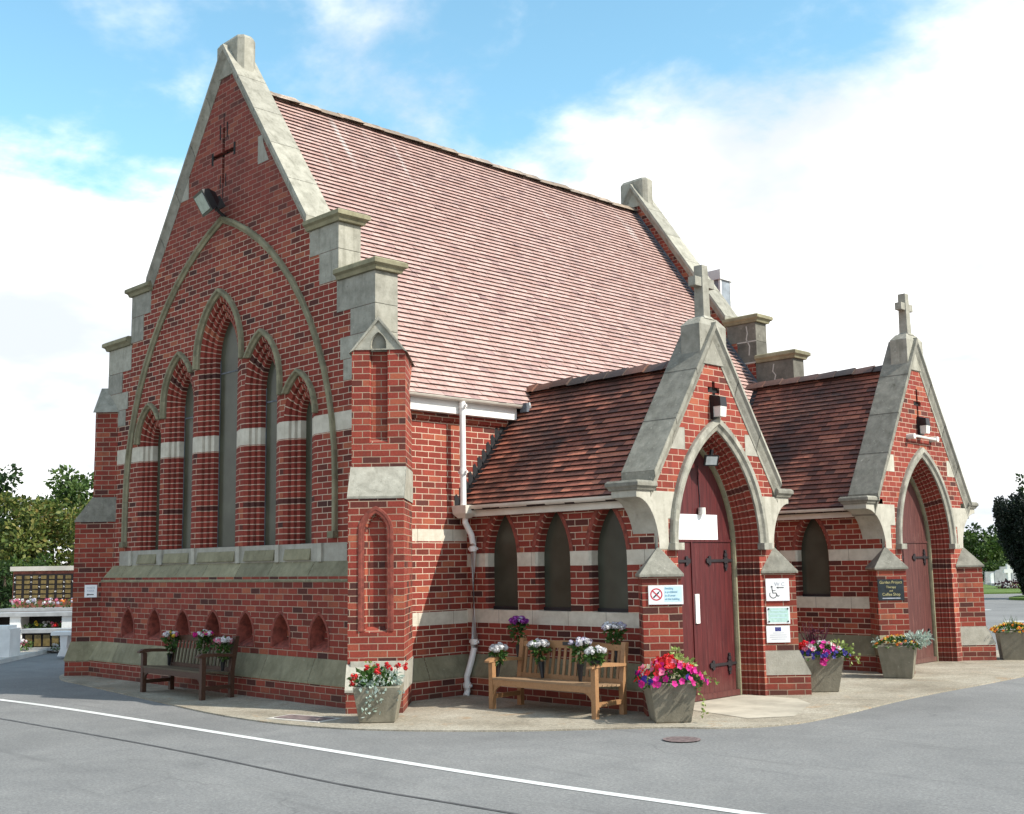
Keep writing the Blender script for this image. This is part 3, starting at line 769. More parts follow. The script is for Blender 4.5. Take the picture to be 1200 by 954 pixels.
# ------------------------------------------------------------------ porches
def porch(X, pc, hw, kk, apz, rz, slope, label):
    """one porch: X = front plane, pc = centre line, hw = half width of the walls, kk = half width over the kneelers"""
    FP = Frame((X, 0, 0), PY, PX)
    TH = 0.37
    dw, dcx, dzs = 0.75, 0.759, 1.90          # door arch
    kz = 2.655                                # top of the kneelers
    yl, yr = pc - hw, pc + hw
    ah = 0.175 * sqrt(1 + slope * slope) - 0.02
    inner = (apz - ah - 2.62) / slope
    out = [(yl, -0.05), (yr, -0.05), (yr, 2.62), (pc + inner, 2.62), (pc, apz - ah), (pc - inner, 2.62), (yl, 2.62)]
    op = arch_loop(pc, dw, dcx, dzs, 0.0, 0.11)
    # the opening runs to the ground: cut as a notch
    left = [p for p in op]
    poly = [(yl, 0.0)] + op + [(yr, 0.0), (yr, 2.62), (pc + inner, 2.62), (pc, apz - ah), (pc - inner, 2.62), (yl, 2.62)]
    zt, za, zb_ = (apz - 0.76, apz - 0.87, apz - 1.15) if rz < 4.6 else (apz - 0.86, apz - 1.10, apz - 1.34)
    sw_, aw_, ah_ = 0.030, 0.125, 0.036
    sl = [(pc - sw_, zb_), (pc + sw_, zb_), (pc + sw_, za - ah_), (pc + aw_, za - ah_), (pc + aw_, za + ah_), (pc + sw_, za + ah_), (pc + sw_, zt), (pc - sw_, zt), (pc - sw_, za + ah_), (pc - aw_, za + ah_), (pc - aw_, za - ah_), (pc - sw_, za - ah_)]
    mb = MB()
    mb.sheet(poly, [sl], FP, 0.0)
    mb.loft([[FP(u, v, 0) for u, v in sl], [FP(u, v, -0.035) for u, v in sl]], True)
    steps = [(0.11, 0), (0.105, -0.06), (0.075, -0.075), (0.085, -0.105), (0.06, -0.12), (0.06, -0.17), (0.035, -0.185), (0.045, -0.21), (0.02, -0.225), (0.02, -0.27), (0.0, -0.28), (0.0, -0.36)]
    wallp = mb; mb = MB()
    mb.reveal([[FP(u, v, d) for u, v in arch_loop(pc, dw, dcx, dzs, 0.0, o)] for o, d in steps], 0.0, False)
    revp = mb; mb = wallp
    bo = [(yl, 0.0), (yr, 0.0), (yr, 2.62), (pc, apz - ah), (yl, 2.62)]
    mb.face([FP(u, v, -TH) for u, v in bo][::-1])
    wall = part(mb, 'porch_wall', M['brick_porch_front']); part(revp, 'door_arch', M['brick_porch_front'], wall)
    mb = MB(); mb.sheet(sl, [], FP, -0.035); part(mb, 'cross_slit', M['void'], wall)
    hood(FP, pc, dw, dcx, dzs, 1.92, 1.92, 0.115, 0.26, 0.07, M['stone'], wall, off=OFF)
    # door, frame moulding
    dl = arch_loop(pc, dw + 0.01, dcx, dzs, 0.03)
    mb = MB(); mb.sheet(dl, [], FP, -0.325)
    mb.fbox(FP, pc - dw, pc + dw, 1.955, 1.985, -0.33, -0.310)
    mb.fbox(FP, pc - 0.17, pc - 0.145, 0.05, 1.955, -0.33, -0.312)
    mb.prism([(pc - dw, 0.02), (pc + dw, 0.02), (pc + dw, 0.09), (pc - dw, 0.09)], FP, -0.33, -0.28)
    dr = part(mb, 'door', M['door'] if rz < 4.6 else M['door_worn'])
    mb = MB()
    rings = [[FP(u, v, d) for u, v in arch_loop(pc, dw, dcx, dzs, 0.0, o)] for o, d in ((0.012, -0.31), (0.0, -0.275), (-0.03, -0.27), (-0.045, -0.30), (-0.045, -0.33))]
    mb.loft(rings, False); part(mb, 'door_frame', M['stone_green'], dr)

    def hinge(u0, u1, v):
        mb = MB(); sg = 1 if u1 > u0 else -1
        mb.fbox(FP, min(u0, u1), max(u0, u1), v - 0.016, v + 0.016, -0.33, -0.306)
        for uu, vv, rr in ((u1, v, 0.035), (u1 - sg * 0.04, v + 0.035, 0.026), (u1 - sg * 0.04, v - 0.035, 0.026), (u0 + sg * 0.14, v + 0.07, 0.034), (u0 + sg * 0.14, v - 0.07, 0.034), (u0 + sg * 0.14, v, 0.05), (u0 + sg * 0.14, v + 0.115, 0.02), (u0 + sg * 0.14, v - 0.115, 0.02)):
            mb.prism([(uu + rr * cos(2 * pi * k / 10), vv + rr * sin(2 * pi * k / 10)) for k in range(10)], FP, -0.33, -0.305)
        part(mb, 'hinge', M['iron'], dr)
    for v in (1.72, 0.42): hinge(pc + dw - 0.05, pc + 0.17, v); hinge(pc - dw + 0.05, pc - 0.23, v)
    # coping, pinnacle block, kneelers
    for sg in (-1, 1):
        n_ = 3 if rz < 4.6 else 4
        mb = MB(); c1 = kk - 0.30
        for i in range(n_):
            a, b = c1 * i / n_, c1 * (i + 1) / n_ - 0.007
            sec = sqrt(1 + slope * slope)
            def z(x, o): return apz - x * slope - o * sec
            prof = [(0.0, -TH - 0.06), (0.0, 0.075), (0.045, 0.085), (0.07, 0.055), (0.10, 0.04), (0.145, 0.012), (0.175, 0.008), (0.175, -TH - 0.004), (0.11, -TH - 0.05)]
            ra = [FP(pc + sg * a, z(a, o), d) for o, d in prof]; rb = [FP(pc + sg * b, z(b, o), d) for o, d in prof]
            r = random.random(); mb.loft([ra, rb], True, r=r, flip=(sg < 0)); mb.face(ra if sg > 0 else ra[::-1], r); mb.face(rb[::-1] if sg > 0 else rb, r)
        part(mb, 'coping', M['stone_grey'] if sg < 0 else M['stone'], wall)
        # kneeler: concave corbel with moulded top
        mb = MB()
        k0, k1 = hw - 0.02, kk - 0.045
        cv = [(k1 - (k1 - k0 + 0.0) * (1 - cos(pi / 2 * t)) if False else k0 + (k1 - k0) * (1 - cos(pi / 2 * t)), 1.86 + (2.46 - 1.86) * sin(pi / 2 * t)) for t in [i / 10 for i in range(11)]]
        up = [(k1, 2.54), (hw - 0.36, 2.54), (hw - 0.36, 2.22), (hw - 0.20, 2.22), (hw - 0.20, 1.86)]
        P_ = [(pc + sg * u, v) for u, v in cv + up]
        if sg > 0: pass
        else: P_ = P_[::-1]
        mb.prism(P_ if sg > 0 else P_, FP, -TH, 0.005, 0.55)
        kn = part(mb, 'kneeler', M['stone_light'], wall)
        mb = MB(); rings = []
        for e, h in ((0.0, 0.0), (0.02, 0.0), (0.035, 0.03), (0.06, 0.05), (0.06, 0.09), (0.035, 0.115)):
            a, b = sorted((pc + sg * (kk - 0.37), pc + sg * (k1 + e * 0.75)))
            rings.append([FP(a, 2.54 + h, -TH - e), FP(b, 2.54 + h, -TH - e), FP(b, 2.54 + h, 0.005 + e), FP(a, 2.54 + h, 0.005 + e)])
        mb.loft(rings, True, flip=True); mb.face(rings[-1][::-1]); mb.face(rings[0]); part(mb, 'kneeler_cap', M['stone_grey'], wall)
        mb = MB()   # bond stone beside the coping
        u = (apz - ah - 0.03 - 3.33) / slope; mb.prism([(pc + sg * u, 3.33), (pc + sg * (u + 0.19), 3.06), (pc + sg * (u - 0.10), 3.06), (pc + sg * (u - 0.10), 3.33)][::sg], FP, -0.02, 0.004); part(mb, 'bond_stone', M['stone_light'], wall)
        # stone quoin under cap tip
        # diagonal buttress of the porch
        FQ = Frame((X, pc + sg * hw, 0), (q2, q2, 0) if sg < 0 else (-q2, q2, 0), (q2, -q2, 0) if sg < 0 else (q2, q2, 0))
        hb, d1, dp_ = 0.225, 0.20, 0.335
        mb = MB()
        for z0, z1, d in ((0.28, 1.575, d1), (-0.1, 0.285, dp_)):
            mb.fbox(FQ, -hb, hb, z0, z1, -0.235, d)
        bt = part(mb, 'porch_buttress', M['brick_butt'])
        mb = MB(); A_ = [(-0.24, 0.57), (d1 + 0.004, 0.57), (dp_ + 0.008, 0.285), (dp_ + 0.008, 0.262), (-0.24, 0.262)]
        L_ = [FQ(-hb - 0.006, z, d) for d, z in A_]; R_ = [FQ(hb + 0.006, z, d) for d, z in A_]
        mb.loft([L_, R_], True, flip=False); mb.face(L_); mb.face(R_[::-1]); part(mb, 'plinth_stone', M['stone_light'] if sg > 0 else M['stone_green'], bt)
        mb = MB(); e = 0.03; zb = 1.575
        base = [FQ(-hb - e, zb, -0.245), FQ(-hb - e, zb, d1 + e), FQ(hb + e, zb, d1 + e), FQ(hb + e, zb, -0.245)]
        low = [p - Vector((0, 0, 0.03)) for p in base]; tip = FQ(0, 1.90, -0.02)
        mb.loft([low, base], True, flip=True); mb.face(low)
        for i in range(4): mb.face([base[(i + 1) % 4], base[i], tip])
        part(mb, 'buttress_cap', M['stone_grey'], bt)
    mb = MB()
    mb.box((X - 0.27, pc - 0.28, apz - 0.55), (X + 0.02, pc + 0.29, apz - 0.04))
    t0 = [Vector((X - 0.27, pc - 0.28, apz - 0.04)), Vector((X + 0.02, pc - 0.28, apz - 0.04)), Vector((X + 0.02, pc + 0.29, apz - 0.04)), Vector((X - 0.27, pc + 0.29, apz - 0.04))]
    t1 = [Vector((X - 0.22, pc - 0.16, apz + 0.06)), Vector((X - 0.03, pc - 0.16, apz + 0.06)), Vector((X - 0.03, pc + 0.17, apz + 0.06)), Vector((X - 0.22, pc + 0.17, apz + 0.06))]
    mb.loft([t0, t1], True); mb.face(t1)
    mb.prism([(pc - 0.2, apz - 0.42), (pc + 0.2, apz - 0.42), (pc, apz - 0.10)], FP, -0.05, 0.012)
    pin = part(mb, 'pinnacle_stone', M['stone'], wall)
    mb = MB()
    def tb(z0, z1, a0, a1, yc=pc, xc=X - 0.125):
        r0 = [Vector((xc + i * a0, yc + j * a0, z0)) for i, j in ((-1, -1), (1, -1), (1, 1), (-1, 1))]; r1 = [Vector((xc + i * a1, yc + j * a1, z1)) for i, j in ((-1, -1), (1, -1), (1, 1), (-1, 1))]
        mb.loft([r0, r1], True); mb.face(r1)
    tb(apz + 0.05, apz + 0.09, 0.11, 0.08); 
    top = apz + 0.76
    tb(apz + 0.09, top, 0.072, 0.062)
    mb.box((X - 0.125 - 0.055, pc - 0.205, top - 0.285), (X - 0.125 + 0.055, pc + 0.205, top - 0.165))
    part(mb, 'cross_finial', M['stone'], wall)
    # side wall (facing the corner), plinth, windows
    FQ = Frame((0, yl, 0), PX, -PY)
    xs = ((4.085, 5.02, 5.935) if rz < 4.6 else (4.30, 5.24))
    wn = [(x, 0.28, 0.62, 1.78) for x in xs]
    mb = MB()
    rect = [(SX_ - 0.02, 0.28), (X - 0.05, 0.28), (X - 0.05, 2.62), (SX_ - 0.02, 2.62)]
    mb.sheet(rect, [arch_loop(c, w, cx, zs, 1.12, 0.025, 10) for c, w, cx, zs in wn], FQ, 0.0)
    sw = part(mb, 'porch_side_wall', M['brick_porch'])
    for c, w, cx, zs in wn:
        mb = MB(); lo, li = arch_loop(c, w, cx, zs, 1.12, 0.025, 10), arch_loop(c, w, cx, zs, 1.12, 0, 10)
        mb.reveal([[FQ(u, v, 0) for u, v in lo], [FQ(u, v, -0.03) for u, v in li], [FQ(u, v, -0.15) for u, v in li]], 1.12)
        wo = part(mb, 'porch_window', M['brick_porch'])
        mb = MB(); mb.sheet(li, [], FQ, -0.145); part(mb, 'glass', M['glass_porch'], wo)
        mb = MB(); mb.fbox(FQ, c - w, c + w, 1.121, 1.165, -0.15, -0.12); part(mb, 'glazing_bar', M['black'], wo)
        hood(FQ, c, w, cx, zs, zs + 0.088, zs + 0.088, 0.028, 0.085, 0.012, M['ring'], wo, 'arch_ring', OFF, False)
    mb = MB()
    mb.fbox(FQ, SX_, X - 0.1, -0.1, 0.27, -0.1, 0.114); part(mb, 'plinth_wall', M['brick_plain'])
    mb = MB(); x = SX_ + 0.1
    while x < X - 0.2:
        x2 = min(x + random.uniform(0.8, 1.2), X - 0.15)
        mb.face([FQ(x, 0.27, 0.12), FQ(x2 - 0.006, 0.27, 0.12), FQ(x2 - 0.006, 0.54, 0.006), FQ(x, 0.54, 0.006)])
        mb.face([FQ(x, 0.245, 0.12), FQ(x2 - 0.006, 0.245, 0.12), FQ(x2 - 0.006, 0.27, 0.12), FQ(x, 0.27, 0.12)]); x = x2
    part(mb, 'plinth_stone', M['stone_green'])
    # the other side wall
    mb = MB(); mb.face([(SX_, yr, -0.05), (SX_, yr, 2.6), (X - 0.05, yr, 2.6), (X - 0.05, yr, -0.05)]); part(mb, 'porch_side_wall', M['brick_porch'])
    # roof slopes
    xb = X - TH; ov = 0.19; run = hw + ov; ze = 2.44; rs = (rz - ze) / run
    Hs = sqrt(run * run + (rz - ze) ** 2)
    mb = MB(); tiles(mb, (SX_ + 0.04, yl - ov, ze), (1, 0, 0), (0, 1, rs), xb - SX_ - 0.04, Hs, 0.092, 0.165, 0.036, 11)
    rf = part(mb, 'porch_roof', M['tile_porch'])
    mb = MB(); tiles(mb, (SX_ + 0.04, yr + ov, ze), (1, 0, 0), (0, -1, rs), xb - SX_ - 0.04, Hs, 0.086, 0.165, 0.02, 12)
    part(mb, 'porch_roof', M['tile_porch'])
    mb = MB(); ridge(mb, (SX_ - 0.15, pc, rz + 0.02), (xb, pc, rz + 0.02), 0.12, 0.075, 0.33); part(mb, 'ridge_tiles', M['ridge_porch'], rf)
    mb = MB()
    Sv = Vector((0, 1, rs)).normalized(); Nv = Vector((0, -rs, 1)).normalized(); ns = 16
    for i in range(ns):       # stepped lead flashing on the chapel wall
        t0_, t1_ = i / ns * 0.98, (i + 1) / ns * 0.98
        a = Vector((SX_ + 0.006, yl - ov + run * t0_, ze + (rz - ze) * t0_)); b = Vector((SX_ + 0.006, yl - ov + run * t1_, ze + (rz - ze) * t1_))
        if a.z < 3.85:
            mb.face([a, b, Vector((b.x, b.y, b.z + 0.02)), Vector((a.x, a.y, b.z + 0.13 )), ])
            mb.face([a, Vector((a.x, a.y, b.z + 0.13)), Vector((a.x, a.y - 0.035, b.z + 0.10)), Vector((a.x, a.y - 0.035, a.z - 0.03))][::-1])
        mb.face([a + Nv * 0.034, b + Nv * 0.034, b + Nv * 0.03 + PX * 0.10, a + Nv * 0.03 + PX * 0.10][::-1])
    part(mb, 'lead_flashing', M['black'], rf)
    mb = MB(); mb.box((SX_ + 0.1, yl - 0.12, 2.36), (xb + 0.0, yl - 0.02, 2.47)); part(mb, 'fascia', M['cream'], rf)
    mb = MB(); gutter(mb, (SX_ + 0.02, yl - 0.125, 2.505), (xb - 0.0, yl - 0.125, 2.505), (0, -1, 0), 0.055); part(mb, 'gutter', M['cream'], rf)
    return wall, dr


P1X, P1C, P1H = 6.716, 3.035, 1.228
P2X, P2C, P2H = 6.515, 9.027, 1.37
pw1, door1 = porch(P1X, P1C, P1H, 1.653, 4.72, 4.21, 1.445, '')
pw2, door2 = porch(P2X, P2C, P2H, 1.948, 5.32, 4.85, 1.60, '')
FP1 = Frame((P1X, P1C, 0), PY, PX)
FP2 = Frame((P2X, P2C, 0), PY, PX)
mb = MB(); mb.fbox(FP1, -0.13, -0.05, 0.95, 1.31, -0.33, -0.302); part(mb, 'push_plate', M['white'], door1)
mb = MB(); mb.tube([(SX_ + 0.22, 2.72, 3.93), (SX_ + 0.30, 2.80, 3.96)], 0.05, 8); part(mb, 'lead_dab', M['white'], pw1)
# roof vent turret beyond the far gable
M['pale_glass'] = plain('pale_glass', (0.24, 0.27, 0.30), 0.45, 0.2, 5)
mb = MB(); mb.box((0.54, 11.8, 6.6), (0.84, 12.2, 7.86)); tt = part(mb, 'roof_turret', M['pale_glass'])
mb = MB(); mb.box((0.50, 11.76, 7.86), (0.88, 12.24, 8.08)); part(mb, 'turret_cap', M['white'], tt)
for x, y in ((0.53, 11.79), (0.80, 11.79), (0.80, 12.16)):
    mb = MB(); mb.box((x, y, 6.6), (x + 0.05, y + 0.05, 7.86)); part(mb, 'turret_post', M['white'], tt)
mb = MB(); mb.prism([(-1.2, 0), (0.6, 0), (0.6, 6.4), (0.5, 6.9), (0.2, 6.9), (-1.2, 5.2)], Frame((0, 12.4, 0), PX, -PY), 0, 2.1); part(mb, 'rear_wing', M['brick_plain'])
exec_parts = True
# ------------------------------------------------------------------ ground
random.seed(21)
def ground_mat():
    m, t = newmat('asphalt')
    pos = t.n('ShaderNodeNewGeometry').outputs['Position']
    big = t.noise(pos, 0.35, 5, 0.6, 0.6); mid = t.noise(pos, 2.2, 5, 0.6); fi = t.noise(pos, 38, 7, 0.9)
    c = t.ramp(big, [(0.3, (0.150, 0.149, 0.146)), (0.7, (0.208, 0.206, 0.200))])
    c = t.mix(0.5, c, t.ramp(mid, [(0.3, (0.80, 0.80, 0.82)), (0.7, (1.14, 1.13, 1.12))]), 'MULTIPLY')
    c = t.mix(0.8, c, t.ramp(fi, [(0.30, (0.40, 0.40, 0.40)), (0.5, (1.0, 1.0, 1.0)), (0.70, (1.75, 1.75, 1.70))]), 'MULTIPLY')
    st = t.n('ShaderNodeMapping', {0: pos, 2: (0, 0, radians(-4)), 3: (0.25, 2.6, 1)}).outputs[0]
    c = t.mix(t.m('MULTIPLY', t.sstep(t.noise(st, 1.2, 6, 0.65), 0.56, 0.72), 0.42), c, (0.095, 0.094, 0.094))
    sp = t.sstep(t.noise(pos, 3.3, 6, 0.75), 0.63, 0.72)
    c = t.mix(t.m('MULTIPLY', sp, 0.35), c, (0.10, 0.098, 0.096))
    wp = t.n('ShaderNodeTexNoise', {'Vector': pos, 'Scale': 1.1, 'Detail': 5.0}).outputs[1]
    wpos = t.n('ShaderNodeVectorMath', {0: pos, 1: t.n('ShaderNodeVectorMath', {0: wp, 3: 0.7}, operation='SCALE').outputs[0]}, operation='ADD').outputs[0]
    vo = t.n('ShaderNodeTexVoronoi', {'Vector': wpos, 'Scale': 0.33}, feature='DISTANCE_TO_EDGE').outputs['Distance']
    ck = t.m('MULTIPLY', t.sstep(vo, 0.0065, 0.002), t.sstep(t.noise(pos, 0.45, 3), 0.50, 0.60))
    c = t.mix(t.m('MULTIPLY', ck, 0.22), c, (0.05, 0.05, 0.05))
    finish(t, c, 0.88, fi, 0.6, 0.006, spec=0.25)
    return m
def pave_mat():
    m, t = newmat('exposed_aggregate')
    pos = t.n('ShaderNodeNewGeometry').outputs['Position']
    big = t.noise(pos, 1.1, 5, 0.6, 0.5); v = t.n('ShaderNodeTexVoronoi', {'Vector': pos, 'Scale': 62.0}); fi = t.noise(pos, 80, 3)
    c = t.ramp(big, [(0.3, (0.24, 0.21, 0.165)), (0.52, (0.36, 0.325, 0.265)), (0.72, (0.45, 0.415, 0.35))])
    c = t.mix(0.7, c, t.ramp(v.outputs['Distance'], [(0.0, (1.3, 1.28, 1.24)), (0.5, (0.72, 0.70, 0.66))]), 'MULTIPLY')
    st = t.sstep(t.noise(pos, 2.3, 5, 0.7, 0.8), 0.57, 0.70)
    c = t.mix(t.m('MULTIPLY', st, 0.45), c, (0.33, 0.19, 0.085))
    c = t.mix(0.5, c, t.ramp(fi, [(0.3, (0.7, 0.7, 0.7)), (0.7, (1.25, 1.25, 1.25))]), 'MULTIPLY')
    gr = t.noise(pos, 26, 6, 0.85)
    c = t.mix(0.85, c, t.ramp(gr, [(0.32, (0.55, 0.53, 0.50)), (0.5, (1.0, 1.0, 1.0)), (0.68, (1.42, 1.40, 1.36))]), 'MULTIPLY')
    finish(t, c, 0.92, gr, 0.7, 0.012, spec=0.2)
    return m
def grass_mat():
    m, t = newmat('grass')
    pos = t.n('ShaderNodeNewGeometry').outputs['Position']
    c = t.ramp(t.noise(pos, 0.6, 6, 0.65), [(0.3, (0.055, 0.10, 0.02)), (0.7, (0.13, 0.19, 0.045))])
    c = t.mix(0.5, c, t.ramp(t.noise(pos, 14, 5, 0.7), [(0.3, (0.6, 0.6, 0.6)), (0.7, (1.3, 1.3, 1.2))]), 'MULTIPLY')
    finish(t, c, 0.9, t.noise(pos, 20, 4), 0.6, 0.03, spec=0.2)
    return m
M['asphalt'] = ground_mat(); M['pave'] = pave_mat(); M['grass'] = grass_mat()
M['slab'] = plain('pale_concrete', (0.50, 0.47, 0.42), 0.85, 0.10, 1.4, 0.3)
M['step'] = plain('worn_step', (0.385, 0.345, 0.275), 0.9, 0.16, 2.0, 0.4)
def line_mat():
    m, t = newmat('road_paint')
    pos = t.n('ShaderNodeNewGeometry').outputs['Position']
    c = t.ramp(t.noise(pos, 3.0, 5), [(0.3, (0.52, 0.52, 0.50)), (0.7, (0.66, 0.66, 0.64))])
    c = t.mix(t.m('MULTIPLY', t.sstep(t.noise(pos, 24, 6, 0.75), 0.57, 0.66), 0.65), c, (0.22, 0.22, 0.215))
    finish(t, c, 0.8, t.noise(pos, 38, 6, 0.8), 0.5, 0.005, spec=0.25)
    return m
M['line'] = line_mat()
M['tar'] = plain('tar_seam', (0.085, 0.084, 0.084), 0.7, 0.3, 5)


def flat(name, poly, z, mat, thick=0.0, label=None):
    mb = MB(); Fz = lambda u, v, d=0: Vector((u, v, z + d))
    ar = sum(poly[i][0] * poly[(i + 1) % len(poly)][1] - poly[(i + 1) % len(poly)][0] * poly[i][1] for i in range(len(poly)))
    if ar < 0: poly = poly[::-1]
    for t in tessellate_polygon([[Vector((u, v, 0)) for u, v in poly]]):
        mb.face([Fz(u, v) for u, v in MB._ccw([poly[i] for i in t])], 0.5)
    if thick:
        for i in range(len(poly)):
            a, b = poly[i], poly[(i + 1) % len(poly)]
            mb.face([Fz(*a, -thick), Fz(*b, -thick), Fz(*b), Fz(*a)], 0.5)
    return tag(mb.build(name, mat), kind='structure')


def smooth_poly(pts, n=6):
    """Catmull-Rom through open points"""
    P = [Vector((*p, 0)) for p in pts]; out = []
    for i in range(len(P) - 1):
        p0, p1, p2, p3 = P[max(i - 1, 0)], P[i], P[i + 1], P[min(i + 2, len(P) - 1)]
        for k in range(n):
            t = k / n
            q = 0.5 * ((2 * p1) + (p2 - p0) * t + (2 * p0 - 5 * p1 + 4 * p2 - p3) * t * t + (3 * p1 - p0 - 3 * p2 + p3) * t ** 3)
            out.append((q.x, q.y))
    return out + [pts[-1]]


flat('ground', [(-600, -300), (600, -300), (600, 900), (-600, 900)], -0.045, M['grass'])
flat('road', [(-40, -60), (80, -60), (80, 70), (12, 62), (-7.9, 44.4), (-22, 30), (-22, 14), (-13.5, 5.0), (-10.27, 2.16), (-7.57, -0.16), (-12, -1.6), (-40, -6)], -0.004, M['asphalt'])
edge = smooth_poly([(-5.2, 0.6), (-4.3, -0.35), (-3.3, -0.83), (-2.18, -0.97), (0.7, -1.32), (2.4, -1.52), (3.5, -1.55), (4.25, -1.47), (4.95, -1.25), (5.6, -0.88), (6.36, -0.28), (6.9, 0.30), (7.4, 0.86), (7.95, 1.25), (8.32, 1.95), (8.34, 3.0), (8.24, 4.4), (8.22, 5.6), (8.25, 6.8), (8.26, 8.2), (8.3, 11.5)])
flat('pavement', edge + [(3, 14), (-5, 14)], 0.012, M['pave'], 0.03)
flat('porch_step', [(6.45, 2.25), (7.75, 1.95), (8.05, 2.4), (7.6, 3.5), (7.2, 3.85), (6.45, 3.82)], 0.016, M['step'])
flat('path', [(-7.57, -0.16), (-10.27, 2.16), (-13.5, 5.0), (-22, 12), (-40, 16), (-60, -9), (-40, -6), (-12, -1.6)], 0.05, M['slab'], 0.1)
flat('path_edging', [(-7.50, -0.22), (-10.22, 2.12), (-10.35, 2.20), (-7.62, -0.13)], 0.08, M['line'], 0.1)
def strip(name, pts, w, z, mat):
    sp = smooth_poly(pts, 8); L_, R_ = [], []
    for i, p in enumerate(sp):
        a, b = sp[max(i - 1, 0)], sp[min(i + 1, len(sp) - 1)]
        t = Vector((b[0] - a[0], b[1] - a[1])).normalized(); nn = Vector((-t.y, t.x)) * w / 2
        L_.append((p[0] + nn.x, p[1] + nn.y)); R_.append((p[0] - nn.x, p[1] - nn.y))
    mb = MB(); 
    for i in range(len(sp) - 1):
        mb.face([(*R_[i], z), (*R_[i + 1], z), (*L_[i + 1], z), (*L_[i], z)], 0.5)
    return tag(mb.build(name, mat), kind='structure')
strip('road_marking', [(-8, -3.35), (-4, -2.9), (-1.24, -2.57), (0.95, -2.40), (4.7, -2.28), (8.28, -2.16), (10.53, -1.98), (13, -1.8)], 0.10, 0.0, M['line'])
strip('road_seam', [(-4, -3.6), (0.84, -3.36), (3.58, -3.22), (5.21, -3.18), (7.4, -3.19), (9.06, -3.06), (12, -2.85)], 0.035, 0.0005, M['tar'])
strip('road_seam', [(6.2, -0.55), (7.7, 0.35), (9.2, 1.2), (11.5, 2.2)], 0.02, 0.0, M['tar']) if False else None
for pts in ([(2.2, 22.3), (2.75, 22.65)], [(-1.6, 28.2), (-0.9, 28.8)]):
    strip('road_marking', pts, 0.35, 0.0, M['line'])
flat('lawn', smooth_poly([(30, 80), (10, 60.5), (-7.6, 44.7), (-22, 31)]) + [(-60, 60), (-60, 200), (60, 200)], 0.06, M['grass'], 0.1)
flat('lawn', smooth_poly([(14, 46), (4, 41), (-1.6, 37.6), (-3.4, 37.3), (-4.2, 38.6), (-3.9, 41.5), (2, 47), (12, 54), (22, 58)]), 0.09, M['grass'], 0.12)
exec_ground = True

# ------------------------------------------------------------------ fittings and signs
M['black_gloss'] = plain('black_enamel', (0.014, 0.014, 0.016), 0.35, 0.1)
M['diffuser'] = plain('diffuser', (0.66, 0.65, 0.60), 0.3, 0.05)
M['lens'] = plain('lamp_glass', (0.42, 0.45, 0.45), 0.12, 0.12, 12, spec=0.8)
M['sign_white'] = plain('sign_white', (0.80, 0.80, 0.80), 0.35, 0.02)
M['sign_blue'] = plain('sign_pale_blue', (0.56, 0.73, 0.78), 0.35, 0.03)
M['ink'] = plain('ink', (0.02, 0.02, 0.025), 0.5, 0.1)
M['ink_blue'] = plain('ink_blue', (0.22, 0.42, 0.55), 0.5, 0.1)
M['ink_grey'] = plain('ink_grey', (0.42, 0.44, 0.50), 0.5, 0.1)
M['red'] = plain('sign_red', (0.55, 0.03, 0.05), 0.45, 0.05)
M['green_sign'] = plain('plaque_green', (0.46, 0.66, 0.60), 0.3, 0.10, 30)
M['eu_blue'] = plain('flag_blue', (0.012, 0.022, 0.20), 0.4, 0.05)
M['gold'] = plain('gilt', (0.50, 0.44, 0.20), 0.4, 0.12, 30)
M['slate'] = plain('slate', (0.018, 0.026, 0.030), 0.3, 0.3, 12)


def lettering(txt, F, u, v, size, d, mat, parent, align='LEFT', off=(0, 0, 0), name='lettering', sx=1.0):
    c = bpy.data.curves.new('t', 'FONT'); c.body = txt; c.size = size; c.align_x = align; c.extrude = 0.0006; c.resolution_u = 2
    t = bpy.data.objects.new('t', c); COL.objects.link(t)
    me = bpy.data.meshes.new_from_object(t.evaluated_get(bpy.context.evaluated_depsgraph_get()))
    bpy.data.objects.remove(t); bpy.data.curves.remove(c)
    for p in me.vertices: p.co = F(u + p.co.x * sx, v + p.co.y, d + p.co.z) - Vector(off)
    me.materials.clear(); me.materials.append(mat); me.name = name
    o = bpy.data.objects.new(name, me); COL.objects.link(o); o.parent = parent
    return o


def disc(mb, F, u, v, r, d0, d1, n=20):
    mb.prism([(u + r * cos(2 * pi * k / n), v + r * sin(2 * pi * k / n)) for k in range(n)], F, d0, d1)


def annulus(mb, F, u, v, r0, r1, d, n=28):
    for k in range(n):
        a, b = 2 * pi * k / n, 2 * pi * (k + 1) / n
        mb.face([F(u + r0 * cos(a), v + r0 * sin(a), d), F(u + r1 * cos(a), v + r1 * sin(a), d), F(u + r1 * cos(b), v + r1 * sin(b), d), F(u + r0 * cos(b), v + r0 * sin(b), d)])


def stroke(mb, F, pts, w, d):
    for a, b in zip(pts, pts[1:]):
        a, b = Vector(a), Vector(b); t = (b - a).normalized(); nn = Vector((-t.y, t.x)) * w / 2; a = a - t * w * 0.3; b = b + t * w * 0.3
        mb.face([F(*(a - nn), d), F(*(b - nn), d), F(*(b + nn), d), F(*(a + nn), d)])


def sign(name, label, cat, F, u0, u1, v0, v1, d, mat, th=0.012, group=None):
    o = F(0, 0, 0) * 1.0; loc = F((u0 + u1) / 2, v0, d)
    root = thing(name, label, cat, loc, 0, group)
    mb = MB(); mb.fbox(F, u0, u1, v0, v1, d, d + th); mb.build('panel', mat, root, loc)
    return root, loc, d + th + 0.001


